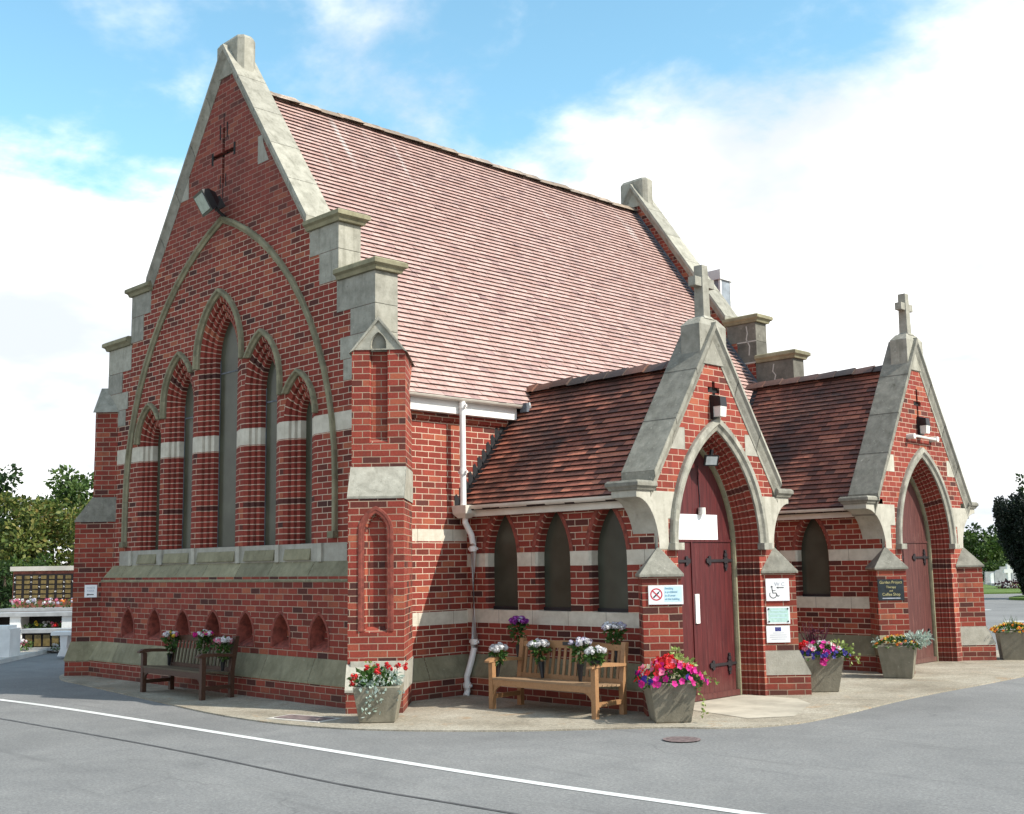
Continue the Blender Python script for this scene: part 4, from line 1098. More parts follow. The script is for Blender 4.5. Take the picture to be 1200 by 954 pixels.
FB1 = Frame((P1X, P1C - P1H, 0), (q2, q2, 0), (q2, -q2, 0))
r_, l_, d = sign('no_smoking_sign', 'white and pale blue no smoking notice on the first porch buttress', 'sign', FB1, -0.155, 0.240, 1.235, 1.450, 0.202, M['sign_white'])
mb = MB(); mb.fbox(FB1, 0.025, 0.225, 1.262, 1.437, d - 0.002, d); mb.build('pale_panel', M['sign_blue'], r_, l_)
mb = MB(); annulus(mb, FB1, -0.065, 1.348, 0.056, 0.070, d); stroke(mb, FB1, [(-0.112, 1.395), (-0.018, 1.301)], 0.014, d + 0.001); mb.build('prohibition_ring', M['red'], r_, l_)
mb = MB(); stroke(mb, FB1, [(-0.095, 1.315), (-0.040, 1.368)], 0.016, d + 0.0005); stroke(mb, FB1, [(-0.040, 1.372), (-0.025, 1.385)], 0.008, d + 0.0005); mb.build('cigarette', M['ink'], r_, l_)
for i, tx in enumerate(('Smoking', 'is prohibited', 'in all areas', 'of this building')):
    lettering(tx, FB1, 0.034, 1.405 - i * 0.040, 0.034, d + 0.0015, M['ink_blue'], r_, 'LEFT', l_, sx=0.82)

FR1 = Frame((P1X, P1C + P1H - 0.318, 0), (q2, q2, 0), (q2, -q2, 0))
r_, l_, d = sign('toilet_sign', 'square white WC sign with a wheelchair symbol and left arrow', 'sign', FR1, 0.035, 0.335, 1.195, 1.478, 0.003, M['sign_white'])
lettering('W C', FR1, 0.145, 1.385, 0.066, d, M['ink_grey'], r_, 'LEFT', l_)
mb = MB(); stroke(mb, FR1, [(0.185, 1.362), (0.262, 1.362)], 0.010, d); mb.face([FR1(0.168, 1.362, d), FR1(0.195, 1.349, d), FR1(0.195, 1.375, d)]); mb.build('arrow', M['ink'], r_, l_)
mb = MB(); c0 = (0.125, 1.275)
for k in range(17):
    a0, a1 = radians(150 + k * 13), radians(150 + (k + 1) * 13)
    stroke(mb, FR1, [(c0[0] + 0.044 * cos(a0), c0[1] + 0.044 * sin(a0)), (c0[0] + 0.044 * cos(a1), c0[1] + 0.044 * sin(a1))], 0.009, d)
stroke(mb, FR1, [(0.113, 1.358), (0.122, 1.295), (0.162, 1.295), (0.184, 1.252), (0.202, 1.260)], 0.010, d); stroke(mb, FR1, [(0.118, 1.325), (0.155, 1.325)], 0.008, d)
disc(mb, FR1, 0.111, 1.374, 0.012, d - 0.001, d + 0.0006, 10); mb.build('wheelchair_symbol', M['ink'], r_, l_)
r_, l_, d = sign('green_plaque', 'pale green plaque with four fixing screws under the WC sign', 'plaque', FR1, 0.032, 0.328, 0.905, 1.120, 0.003, M['sign_white'])
mb = MB(); mb.fbox(FR1, 0.050, 0.310, 0.925, 1.105, d - 0.002, d); mb.build('green_panel', M['green_sign'], r_, l_)
for u, v in ((0.058, 1.093), (0.302, 1.093), (0.058, 0.933), (0.302, 0.933)):
    mb = MB(); disc(mb, FR1, u, v, 0.011, d, d + 0.004, 10); mb.build('screw', M['ink'], r_, l_)
for i, w in enumerate((0.09, 0.11, 0.10)):
    mb = MB(); stroke(mb, FR1, [(0.18 - w, 1.075 - i * 0.045), (0.18 + w, 1.075 - i * 0.045)], 0.010, d + 0.001); mb.build('text_line', M['sign_blue'], r_, l_)
r_, l_, d = sign('funding_plaque', 'white plaque with small blue flag, lowest of three on the porch side', 'plaque', FR1, 0.018, 0.318, 0.670, 0.880, 0.003, M['sign_white'])
mb = MB(); mb.fbox(FR1, 0.130, 0.205, 0.812, 0.862, d - 0.001, d); fl = mb.build('flag', M['eu_blue'], r_, l_)
mb = MB()
for k in range(12): disc(mb, FR1, 0.1675 + 0.016 * cos(k * pi / 6), 0.837 + 0.016 * sin(k * pi / 6), 0.0026, d, d + 0.0006, 5)
mb.build('star_ring', M['gold'], fl, l_)
for i, w in enumerate((0.07, 0.105, 0.11, 0.09)):
    mb = MB(); stroke(mb, FR1, [(0.168 - w, 0.79 - i * 0.026), (0.168 + w, 0.79 - i * 0.026)], 0.006, d); mb.build('text_line', M['ink_grey'], r_, l_)
FB2 = Frame((P2X, P2C - P2H, 0), (q2, q2, 0), (q2, -q2, 0))
r_, l_, d = sign('slate_plaque', 'black slate plaque with gilt lettering on the far porch buttress', 'plaque', FB2, -0.215, 0.175, 1.085, 1.400, 0.202, M['slate'])
for tx, v, sz in (('Garden Project', 1.335, 0.062), ('Therapy', 1.268, 0.050), ('and', 1.215, 0.042), ('Coffee Shop', 1.155, 0.062)):
    lettering(tx, FB2, -0.02, v, sz, d, M['gold'], r_, 'CENTER', l_, sx=0.88)
mb = MB(); stroke(mb, FB2, [(-0.15, 1.117), (0.11, 1.117)], 0.014, d); mb.build('text_line', M['ink_grey'], r_, l_)
FL = Frame(FE(0.335, 0, 0), (q2, q2, 0), (q2, -q2, 0))
r_, l_, d = sign('direction_sign', 'small square white arrow sign low on the left corner buttress', 'sign', FL, -0.205, 0.0, 1.283, 1.488, 0.003, M['sign_white'])
for tx, v in (('WASTE', 1.425), ('PAPER', 1.375)): lettering(tx, FL, -0.102, v, 0.044, d, M['ink_grey'], r_, 'CENTER', l_)
mb = MB(); stroke(mb, FL, [(-0.150, 1.328), (-0.055, 1.328)], 0.014, d); mb.face([FL(-0.172, 1.328, d), FL(-0.14, 1.308, d), FL(-0.14, 1.348, d)]); mb.build('arrow', M['ink'], r_, l_)
r_, l_, d = sign('door_notice', 'large blank white board fixed across the first porch door', 'notice', FP1, -0.43, 0.405, 1.955, 2.30, -0.324, M['sign_white'])
r_ = thing('door_sensor', 'small white round sensor on a cable above the door notice', 'sensor', FP1(0.04, 2.335, -0.325)); l_ = r_.location.copy()
mb = MB(); mb.tube([FP1(0.04, 2.30, -0.28), FP1(0.04, 2.385, -0.28)], [0.048, 0.048], 14); mb.build('housing', M['diffuser'], r_, l_)
mb = MB(); mb.tube([FP1(0.05, 2.385, -0.315), FP1(0.05, 2.55, -0.318), FP1(0.035, 2.75, -0.318), FP1(0.04, 2.92, -0.318)], 0.006, 5); mb.build('cable', M['ink'], r_, l_)


def lantern(F, u, v, label):
    r = thing('wall_lantern', label, 'wall light', F(u, v, 0), 0, 'bulkhead lanterns on the porch gables'); l = r.location.copy()
    mb = MB(); mb.fbox(F, u - 0.075, u + 0.075, v - 0.02, v + 0.28, 0.0, 0.045); mb.build('back_plate', M['black_gloss'], r, l)
    mb = MB()
    a = [F(u - 0.07, v + 0.13, 0.045), F(u + 0.07, v + 0.13, 0.045), F(u + 0.07, v + 0.13, 0.16), F(u - 0.07, v + 0.13, 0.16)]
    b = [F(u - 0.07, v + 0.27, 0.045), F(u + 0.07, v + 0.27, 0.045), F(u + 0.065, v + 0.25, 0.15), F(u - 0.065, v + 0.25, 0.15)]
    mb.loft([a, b], True); mb.face(a[::-1]); mb.face(b); mb.build('hood', M['black_gloss'], r, l)
    mb = MB()
    a = [F(u - 0.06, v, 0.045), F(u + 0.06, v, 0.045), F(u + 0.06, v, 0.145), F(u - 0.06, v, 0.145)]
    b = [F(u - 0.065, v + 0.13, 0.045), F(u + 0.065, v + 0.13, 0.045), F(u + 0.065, v + 0.13, 0.155), F(u - 0.065, v + 0.13, 0.155)]
    mb.loft([a, b], True); mb.face(a[::-1]); mb.build('diffuser', M['diffuser'], r, l)
lantern(FP1, -0.02, 3.50, 'black wall lantern with white diffuser on the nearer porch gable')
lantern(FP2, 0.02, 3.72, 'black wall lantern above a white bar on the farther porch gable')
r_ = thing('strip_light', 'thin white horizontal bar light fixed to the farther porch gable', 'light bar', FP2(0, 3.66, 0)); l_ = r_.location.copy()
mb = MB(); mb.tube([FP2(-0.40, 3.66, 0.10), FP2(0.42, 3.64, 0.10)], 0.022, 8); mb.build('tube', M['diffuser'], r_, l_)
for u in (-0.42, 0.40):
    mb = MB(); mb.tube([FP2(u, 3.65, 0.0), FP2(u, 3.65, 0.13)], 0.045, 10); mb.build('end_cap', M['diffuser'], r_, l_)


def floodlight(loc, yaw, tilt, s, label, arm):
    r = thing('floodlight', label, 'floodlight', loc)
    Tm = Matrix.Rotation(yaw, 4, 'Z') @ Matrix.Rotation(tilt, 4, 'X')       # faces local -Y
    mb = MB()
    f0 = [Vector((x * s, -0.06 * s, z * s)) for x, z in ((-0.55, -0.42), (0.55, -0.42), (0.55, 0.42), (-0.55, 0.42))]
    f1 = [Vector((x * s, 0.22 * s, z * s)) for x, z in ((-0.50, -0.36), (0.50, -0.36), (0.50, 0.36), (-0.50, 0.36))]
    f2 = [Vector((x * s, 0.48 * s, z * s)) for x, z in ((-0.30, -0.18), (0.30, -0.18), (0.30, 0.18), (-0.30, 0.18))]
    mb.loft([[Tm @ p for p in q] for q in (f0, f1, f2)], True); mb.face([Tm @ p for p in f0]); mb.face([Tm @ p for p in f2][::-1]); mb.build('housing', M['black_gloss'], r)
    mb = MB(); mb.box((-0.44 * s, -0.085 * s, -0.32 * s), (0.44 * s, -0.058 * s, 0.32 * s), T=Tm); mb.build('lens', M['lens'], r)
    mb = MB(); mb.tube([Tm @ Vector((0, 0.3 * s, -0.2 * s)), (Tm @ Vector((0, 0.3 * s, -0.2 * s)) + Vector(arm)) / 2 + Vector((0, 0, -0.02)), Vector(arm)], 0.025, 8); mb.build('bracket', M['black_gloss'], r)
    mb = MB(); mb.box((-0.1 * s, 0.3 * s, -0.45 * s), (0.24 * s, 0.62 * s, 0.0), T=Tm); mb.build('junction_box', M['black_gloss'], r)
floodlight((-0.02, -0.34, 7.19), radians(-12), radians(30), 0.40, 'black floodlight with pale lens tilted down above the tall arch', (0.06, 0.34, -0.17))
floodlight((P1X - 0.10, P1C + 0.03, 2.97), radians(60), radians(25), 0.17, 'small dark floodlight tucked in the head of the door arch', (-0.02, 0.05, 0.14))

# ------------------------------------------------------------------ drain covers
r_ = thing('drain_grate', 'small rusty iron drain grate set in the road near the flower tub', 'drain cover', (8.06, 0.36, 0), radians(45))
M['rust'] = plain('rusty_iron', (0.17, 0.125, 0.12), 0.8, 0.3, 20)
mb = MB()
for k in range(7):
    y = -0.135 + k * 0.045; x = sqrt(max(0.004, 0.165 ** 2 - y * y)); mb.box((-x, y - 0.014, -0.001), (x, y + 0.014, 0.006), 0.5)
for k in range(24):
    a0, a1 = k * pi / 12, (k + 1) * pi / 12
    mb.face([(0.155 * cos(a0), 0.155 * sin(a0), 0.007), (0.185 * cos(a0), 0.185 * sin(a0), 0.007), (0.185 * cos(a1), 0.185 * sin(a1), 0.007), (0.155 * cos(a1), 0.155 * sin(a1), 0.007)], 0.5)
mb.build('grate', M['rust'], r_)
mb = MB(); mb.face([(0.18 * cos(k * pi / 12), 0.18 * sin(k * pi / 12), 0.0005) for k in range(24)]); mb.build('well', M['void'], r_)
r_ = thing('access_cover', 'brown metal access cover in the paving at the chapel corner', 'drain cover', (3.85, -1.12, 0.012), radians(12))
mb = MB(); mb.box((-0.34, -0.14, 0.0), (0.34, 0.14, 0.012)); mb.build('lid', M['rust'], r_)
mb = MB(); mb.box((-0.40, -0.20, -0.02), (0.40, 0.20, 0.006)); mb.build('frame', M['slab'], r_)

# ------------------------------------------------------------------ benches
M['teak'] = wood_mat('oiled_teak', (0.225, 0.115, 0.050), (0.41, 0.225, 0.110), 0.5)
M['teak_grey'] = wood_mat('worn_teak', (0.20, 0.125, 0.07), (0.33, 0.21, 0.12), 0.65)
M['dark_wood'] = wood_mat('dark_stained_wood', (0.035, 0.016, 0.010), (0.095, 0.045, 0.026), 0.5)
M['dark_slat'] = wood_mat('mossy_slats', (0.06, 0.045, 0.028), (0.13, 0.10, 0.06), 0.6)
M['plate'] = plain('bench_plate', (0.03, 0.03, 0.03), 0.35, 0.2)


def bench(loc, rz, wood, seatm, label, L=1.57, D=0.50, plate=True):
    r = thing('park_bench', label, 'bench', loc, rz, 'memorial benches against the chapel')
    t = 0.062; h = L / 2
    def leg(x, y, z1, rake=0.0):
        mb = MB(); a = [Vector((x + i * t / 2, y + j * t / 2, 0)) for i, j in ((-1, -1), (1, -1), (1, 1), (-1, 1))]
        b = [p + Vector((0, 0, 0.36)) for p in a]; c = [p + Vector((0, rake, z1)) for p in a]
        mb.loft([a, b, c], True, r=0.4); mb.face(a[::-1], 0.4); mb.face(c, 0.4); mb.build('leg', wood, r)
    for sx in (-1, 1):
        leg(sx * h, -D / 2, 0.545); leg(sx * h, D / 2, 0.80, 0.07)
        mb = MB(); P_ = [(-D / 2 - 0.09, 0.565), (-D / 2 - 0.09, 0.545), (-D / 2 + 0.1, 0.555), (D / 2 + 0.02, 0.535), (D / 2 + 0.04, 0.565), (0.0, 0.592), (-D / 2 - 0.02, 0.598)]
        mb.prism(P_, Frame((sx * h - 0.04, 0, 0), PY, PX), 0, 0.08, 0.6); mb.build('armrest', wood, r)
        mb = MB(); mb.box((sx * h - 0.02, -D / 2, 0.12), (sx * h + 0.02, D / 2, 0.17), 0.3); mb.build('side_rail', wood, r)
    mb = MB(); mb.box((-h, -D / 2 - 0.025, 0.275), (h, -D / 2 + 0.012, 0.345), 0.5)
    for sx in (-1, 1):      # curved brackets under the front rail
        P_ = [(sx * (h - 0.03), 0.275), (sx * (h - 0.03), 0.13)] + [(sx * (h - 0.03 - 0.15 * (1 - cos(a))), 0.13 + 0.145 * sin(a)) for a in (0.25, 0.6, 0.9, 1.25, 1.5)]
        mb.prism(P_ if sx < 0 else P_[::-1], Frame((0, -D / 2, 0), PX, -PY), -0.012, 0.015, 0.5)
    mb.build('front_rail', wood, r)
    mb = MB()
    for k in range(6):
        y = -D / 2 - 0.03 + k * (D + 0.01) / 6; mb.box((-h + 0.0, y, 0.345 - 0.006 * k), (h, y + 0.074, 0.368 - 0.006 * k))
    mb.build('seat', seatm, r)
    mb = MB()
    n = 17
    for k in range(n):
        x = -h + 0.07 + (L - 0.14) * k / (n - 1); y0, y1 = D / 2 - 0.005, D / 2 + 0.055
        a = [Vector((x + i * 0.018, y0 + j * 0.008, 0.36)) for i, j in ((-1, -1), (1, -1), (1, 1), (-1, 1))]; b = [p + Vector((0, y1 - y0, 0.36)) for p in a]
        mb.loft([a, b], True, r=random.random())
    mb.build('backrest', seatm if wood is M['dark_wood'] else wood, r)
    mb = MB(); mb.prism([(-h, 0.70), (h, 0.70), (h, 0.76), (0.5 * h, 0.782), (0, 0.79), (-0.5 * h, 0.782), (-h, 0.76)], Frame((0, D / 2 + 0.065, 0), PX, -PY), -0.02, 0.025, 0.7); mb.build('top_rail', wood, r)
    mb = MB(); mb.box((-h, D / 2 - 0.02, 0.33), (h, D / 2 + 0.03, 0.39), 0.5); mb.build('back_rail', wood, r)
    if plate:
        mb = MB(); mb.box((-0.12, D / 2 + 0.028, 0.735), (0.12, D / 2 + 0.039, 0.775)); mb.build('nameplate', M['plate'], r)
    return r
bench((5.685, 1.115, 0.012), radians(2.5), M['teak'], M['teak_grey'], 'light oiled teak bench beneath the three porch side windows')
bench((0.41, -0.70, 0.012), 0.0, M['dark_wood'], M['dark_slat'], 'dark stained wooden bench below the blind arches of the front gable', L=1.62, D=0.43)

# ------------------------------------------------------------------ leaves and flowers
M['leaf'] = leaf_mat('leaf_green', [(0.1, (0.018, 0.045, 0.010)), (0.5, (0.045, 0.105, 0.02)), (0.9, (0.10, 0.17, 0.035))])
M['leaf_lime'] = leaf_mat('leaf_lime', [(0.1, (0.10, 0.16, 0.03)), (0.6, (0.26, 0.33, 0.09)), (0.9, (0.42, 0.45, 0.20))])
M['leaf_silver'] = leaf_mat('leaf_silver', [(0.1, (0.20, 0.27, 0.22)), (0.5, (0.36, 0.44, 0.38)), (0.9, (0.55, 0.60, 0.54))])
M['leaf_dark'] = leaf_mat('leaf_bronze', [(0.1, (0.03, 0.012, 0.02)), (0.6, (0.09, 0.02, 0.035)), (0.9, (0.16, 0.05, 0.06))])


def petal_mat(name, c, c2=None):
    c2 = c2 or tuple(min(1, v * 1.35 + 0.02) for v in c)
    return leaf_mat(name, [(0.15, tuple(v * 0.7 for v in c)), (0.5, c), (0.9, c2)], 0.3, 0.5)
M['p_red'] = petal_mat('petal_red', (0.62, 0.018, 0.022)); M['p_magenta'] = petal_mat('petal_magenta', (0.60, 0.012, 0.22), (0.72, 0.05, 0.36))
M['p_pink'] = petal_mat('petal_pink', (0.62, 0.16, 0.26)); M['p_white'] = petal_mat('petal_white', (0.72, 0.70, 0.70), (0.86, 0.85, 0.86))
M['p_lilac'] = petal_mat('petal_lilac', (0.56, 0.52, 0.66), (0.74, 0.72, 0.82)); M['p_purple'] = petal_mat('petal_purple', (0.28, 0.035, 0.30), (0.42, 0.12, 0.46))
M['p_blue'] = petal_mat('petal_blue', (0.035, 0.025, 0.22)); M['p_orange'] = petal_mat('petal_orange', (0.70, 0.20, 0.02)); M['p_yellow'] = petal_mat('petal_yellow', (0.75, 0.52, 0.05))
M['soil'] = plain('soil', (0.035, 0.024, 0.016), 0.95, 0.3, 20)
M['concrete_tub'] = stone_mat('concrete_tub', (0.155, 0.14, 0.105), (0.27, 0.245, 0.19), 0.35, 4.0, 0.35)


def rdir(rg, up=0.0):
    while True:
        v = Vector((rg.uniform(-1, 1), rg.uniform(-1, 1), rg.uniform(-1, 1)))
        if 0.05 < v.length < 1: v.normalize(); v.z += up; return v.normalized()


def leaf(mb, p, d, s, rg, w=0.5):
    d = d.normalized(); a = d.cross(rdir(rg)); a = a.normalized() if a.length > 1e-3 else Vector((1, 0, 0))
    n = d.cross(a) * s * rg.uniform(-0.18, 0.18); r = rg.random()
    m = p + d * s * 0.5 + n
    mb.face([p, m - a * s * w * 0.5, p + d * s, m + a * s * w * 0.5], r)


def leafball(mb, c, rad, n, s, rg, w=0.55):
    c = Vector(c)
    for _ in range(n):
        v = rdir(rg); k = rg.random() ** 0.45
        p = c + Vector((v.x * rad[0], v.y * rad[1], v.z * rad[2])) * k
        leaf(mb, p, (v + rdir(rg) * 0.8).normalized(), s * rg.uniform(0.6, 1.3), rg, w)


def trumpet(mb, p, d, r, rg):
    d = d.normalized(); a = d.cross(Vector((0.31, 0.17, 0.93))).normalized(); b = d.cross(a); q = rg.random(); ph = rg.random() * 6
    for k in range(5):
        t0, t1, tm = [ph + 2 * pi * (k + e) / 5 for e in (-0.46, 0.46, 0)]
        e = lambda t, rr, h: p + (a * cos(t) + b * sin(t)) * rr + d * h
        mb.face([p - d * r * 0.35, e(t0, r * 0.85, 0.0), e(tm, r * 1.08, r * 0.12), e(t1, r * 0.85, 0.0)], min(1, max(0, q + rg.uniform(-0.15, 0.15))))


def pompom(mb, c, r, rg, n=34):
    for _ in range(n):
        v = rdir(rg, 0.15); p = Vector(c) + v * r * rg.uniform(0.55, 1.0)
        a = v.cross(rdir(rg)); a = a.normalized() if a.length > 1e-3 else Vector((1, 0, 0)); b = v.cross(a); s = r * 0.42
        mb.face([p + a * s, p + b * s, p - a * s, p - b * s], rg.random())


HS = 1.28
def bouquet(loc, label, head, cone=True, h=0.36, rg=None, mats=(('p_white', 12),), lean=(0, 0), hr=0.055, group='cut flowers on the light bench'):
    """flowers in a slender black grave vase; loc = foot of the vase, head = height of the bloom above it"""
    rg = rg or random.Random(hash(label) % 1000); rg = random.Random(sum(map(ord, label)))
    r = thing('flower_bouquet', label, 'bouquet', loc, 0, group)
    hr *= HS; lx, ly = lean; top = Vector((lx, ly, head))
    ct = top * (h / head) if cone else top * 0.35
    mb = MB()
    if cone: mb.tube([(0, 0, 0), tuple(ct * 0.6), tuple(ct)], [0.020, 0.030, 0.042], 10)
    else: mb.tube([(0, 0, 0), tuple(ct)], [0.055, 0.07], 12)
    mb.build('vase', M['black_gloss'], r)
    mb = MB(); leafball(mb, ct * 0.35 + top * 0.62, (0.06, 0.06, (head - ct.z) * 0.55 + 0.02), 90, 0.07, rg); leafball(mb, top - Vector((0, 0, 0.03)), (hr * 1.4, hr * 1.4, 0.035), 50, 0.06, rg); mb.build('stems', M['leaf'], r)
    for mt, n in mats:
        mb = MB()
        for k in range(int(n * 1.7)):
            a, q = rg.random() * 2 * pi, sqrt(rg.random()) * hr * 1.45
            pompom(mb, top + Vector((q * cos(a), q * sin(a), 0.02 + 0.035 * (1 - (q / hr / 1.55) ** 2) + rg.uniform(-0.012, 0.012))), 0.036 * rg.uniform(0.8, 1.15), rg, 26)
        mb.build('blooms', M[mt], r)
bouquet((4.885, 0.94, 0.37), 'white bouquet in a black cone at the left end of the light bench', 0.315, h=0.19, mats=(('p_white', 12),), lean=(0.035, 0.0))
bouquet((4.76, 1.44, 0.46), 'purple and lilac bouquet standing behind the light bench', 0.52, h=0.26, mats=(('p_purple', 14), ('p_lilac', 5)), lean=(-0.02, 0.02), hr=0.07)
bouquet((5.345, 1.25, 0.36), 'flat topped white bouquet left of the bench nameplate', 0.37, h=0.19, mats=(('p_white', 14),), lean=(-0.06, 0.02), hr=0.068)
bouquet((5.98, 1.22, 0.36), 'lilac white bouquet on the seat behind the potted one', 0.42, h=0.2, mats=(('p_lilac', 9), ('p_white', 5)), lean=(0.02, -0.02), hr=0.07)
bouquet((6.50, 0.90, 0.612), 'white flowers in a low pot on the right arm of the light bench', 0.105, cone=False, mats=(('p_white', 12),), lean=(0, 0), hr=0.058)
bouquet((6.33, 1.47, 0.50), 'tall round white bouquet behind the right end of the light bench', 0.45, h=0.22, mats=(('p_white', 10), ('p_lilac', 7)), lean=(-0.06, 0.02), hr=0.07)
G2 = 'cut flowers on the dark bench'
bouquet((-0.36, -0.55, 0.36), 'yellow and white posy at the left of the dark bench', 0.40, h=0.16, mats=(('p_white', 6), ('p_yellow', 4), ('p_pink', 3)), lean=(0.05, 0), hr=0.062, group=G2)
bouquet((0.55, -0.52, 0.36), 'white and magenta posy at the middle of the dark bench', 0.43, h=0.18, mats=(('p_white', 7), ('p_magenta', 4), ('p_yellow', 2)), lean=(0, 0), hr=0.072, group=G2)
bouquet((1.12, -0.56, 0.36), 'white and pink posy at the right of the dark bench', 0.37, h=0.15, mats=(('p_white', 9), ('p_pink', 4)), lean=(0.02, 0), hr=0.068, group=G2)


def tub(loc, rz, label, hb, ht, h):
    r = thing('flower_tub', label, 'planter', loc, rz, 'square concrete tubs of bedding plants')
    mb = MB()
    def sq(a, z): return [Vector((i * a, j * a, z)) for i, j in ((-1, -1), (1, -1), (1, 1), (-1, 1))]
    mb.loft([sq(hb - 0.008, 0), sq(hb, 0.012), sq(ht - 0.004, h - 0.01), sq(ht - 0.012, h), sq(ht - 0.045, h), sq(ht - 0.05, h - 0.06)], True); mb.face(sq(hb - 0.008, 0)[::-1])
    mb.build('tub', M['concrete_tub'], r)
    mb = MB(); mb.face(sq(ht - 0.049, h - 0.035)); mb.build('soil', M['soil'], r)
    return r


def spread(rg, ht, h, up, k=1.25):
    """random point on the dome of bedding above a tub, with outward direction"""
    x, y = rg.uniform(-1, 1) * ht * k, rg.uniform(-1, 1) * ht * k
    e = min(1.0, max(abs(x), abs(y)) / (ht * k)); z = h + up * (1 - e ** 2.2) - 0.02 * e
    return Vector((x, y, z)), Vector((x * 1.6, y * 1.6, 0.14)).normalized()


def trail(mb, pts, n, s, rg):
    for i in range(n):
        t = i / n * (len(pts) - 1); k = int(t); p = Vector(pts[k]).lerp(Vector(pts[min(k + 1, len(pts) - 1)]), t - k)
        p += Vector((rg.uniform(-1, 1), rg.uniform(-1, 1), rg.uniform(-1, 1))) * 0.025; leaf(mb, p, rdir(rg, -0.2), s * rg.uniform(0.7, 1.2), rg, 0.8)


# local axes of a 45 degree tub: -y faces the camera, +x is to the right in the photograph
A45 = radians(45)
rg = random.Random(5)
t1 = tub((4.68, -0.70, 0.012), A45, 'concrete tub of red geraniums and trailing silver foliage at the chapel corner', 0.195, 0.262, 0.395)
mb = MB(); leafball(mb, (-0.06, 0.0, 0.45), (0.26, 0.24, 0.10), 240, 0.075, rg, 0.8); mb.build('foliage', M['leaf'], t1)
mb = MB(); leafball(mb, (0.10, -0.05, 0.46), (0.17, 0.17, 0.10), 260, 0.05, rg, 0.35)
for x, y in ((-0.02, -0.29), (-0.06, -0.27), (0.04, -0.29), (0.10, -0.28)): trail(mb, [(x, -0.2, 0.43), (x, y, 0.38), (x - 0.06, y + 0.03, 0.22), (x - 0.08, y + 0.055, 0.08)], 26 if x < 0 else 11, 0.05, rg)
trail(mb, [(0.22, -0.2, 0.43), (0.27, -0.26, 0.34), (0.25, -0.24, 0.24)], 18, 0.045, rg)
leafball(mb, (-0.12, -0.22, 0.42), (0.10, 0.06, 0.05), 50, 0.05, rg, 0.7); mb.build('silver_foliage', M['leaf_silver'], t1)
mb = MB()
for c in ((-0.28, -0.18, 0.43), (-0.25, -0.2, 0.50), (-0.13, 0.0, 0.575), (0.0, -0.12, 0.545), (-0.01, -0.1, 0.58), (0.09, -0.02, 0.60), (0.13, -0.04, 0.575), (0.21, 0.05, 0.58), (0.29, 0.06, 0.585), (-0.05, 0.15, 0.58)):
    for _ in range(5): pompom(mb, Vector(c) + rdir(rg) * 0.025, 0.024, rg, 18)
tag(mb.build('red_blooms', M['p_red'], t1), kind='stuff')
mb = MB()
for _ in range(6): trail(mb, [(-0.1 + rg.uniform(-.02, .02), 0.02, 0.5), (-0.1 + rg.uniform(-.05, .05), 0.02, 0.66)], 7, 0.03, rg)
mb.build('seed_heads', M['leaf_lime'], t1)

t2 = tub((7.20, 1.30, 0.012), A45 + radians(4), 'concrete tub of red and magenta petunias before the left porch buttress', 0.19, 0.262, 0.42)
mb = MB()
for _ in range(330): p, d = spread(rg, 0.26, 0.42, 0.17); leaf(mb, p - d * 0.03, (d + rdir(rg) * 0.7), 0.07, rg, 0.6)
mb.build('foliage', M['leaf'], t2)
cols = {'p_red': [], 'p_magenta': [], 'p_blue': [], 'p_pink': [], 'p_white': []}
mbs = {k: MB() for k in cols}
for _ in range(150):
    p, d = spread(rg, 0.27, 0.43, 0.20)
    low = p.z < 0.50
    k = 'p_magenta' if (low and rg.random() < 0.75) or (p.x > 0.2) else ('p_red' if (p.x < 0.08 and rg.random() < 0.55) else rg.choice(['p_red', 'p_pink', 'p_white', 'p_magenta']))
    if low and rg.random() < 0.3: k = 'p_blue'
    trumpet(mbs[k], p + d * 0.035, (d + rdir(rg) * 0.45), 0.037 if k != 'p_white' else 0.022, rg)
for c in ((-0.10, 0.0, 0.63), (0.0, 0.0, 0.66), (-0.03, -0.12, 0.58)):
    for _ in range(6): pompom(mbs['p_red'], Vector(c) + rdir(rg) * 0.04, 0.026, rg, 16)
for k, b in mbs.items(): tag(b.build(k[2:] + '_blooms', M[k], t2), kind='stuff')
mb = MB(); leafball(mb, (0.13, 0.0, 0.60), (0.16, 0.12, 0.09), 150, 0.055, rg, 0.6); leafball(mb, (0.1, 0.12, 0.68), (0.08, 0.06, 0.09), 70, 0.05, rg, 0.6)
trail(mb, [(0.22, -0.22, 0.45), (0.29, -0.28, 0.36), (0.30, -0.27, 0.2), (0.31, -0.25, 0.05)], 40, 0.04, rg); trail(mb, [(0.3, -0.1, 0.48), (0.42, -0.1, 0.46), (0.50, -0.1, 0.40)], 22, 0.045, rg)
mb.build('lime_foliage', M['leaf_lime'], t2)

t3 = tub((6.98, 4.80, 0.012), A45 - radians(2), 'concrete tub of blue, white and magenta flowers right of the first porch', 0.185, 0.262, 0.46)
mb = MB()
for _ in range(260): p, d = spread(rg, 0.26, 0.46, 0.13); leaf(mb, p - d * 0.03, (d + rdir(rg) * 0.7), 0.07, rg, 0.6)
mb.build('foliage', M['leaf'], t3)
mbs = {k: MB() for k in cols}
for _ in range(130):
    p, d = spread(rg, 0.27, 0.46, 0.15)
    k = 'p_blue' if p.z < 0.53 else ('p_white' if rg.random() < 0.4 else 'p_magenta' if abs(p.x) < 0.12 else 'p_pink')
    trumpet(mbs[k], p + d * 0.03, (d + rdir(rg) * 0.45), 0.036 if k != 'p_blue' else 0.026, rg)
for c in ((-0.27, -0.05, 0.58), (-0.20, -0.1, 0.61), (-0.31, -0.12, 0.50), (-0.31, -0.14, 0.43), (-0.26, 0.03, 0.60)):
    for _ in range(6): pompom(mbs['p_red'], Vector(c) + rdir(rg) * 0.03, 0.026, rg, 16)
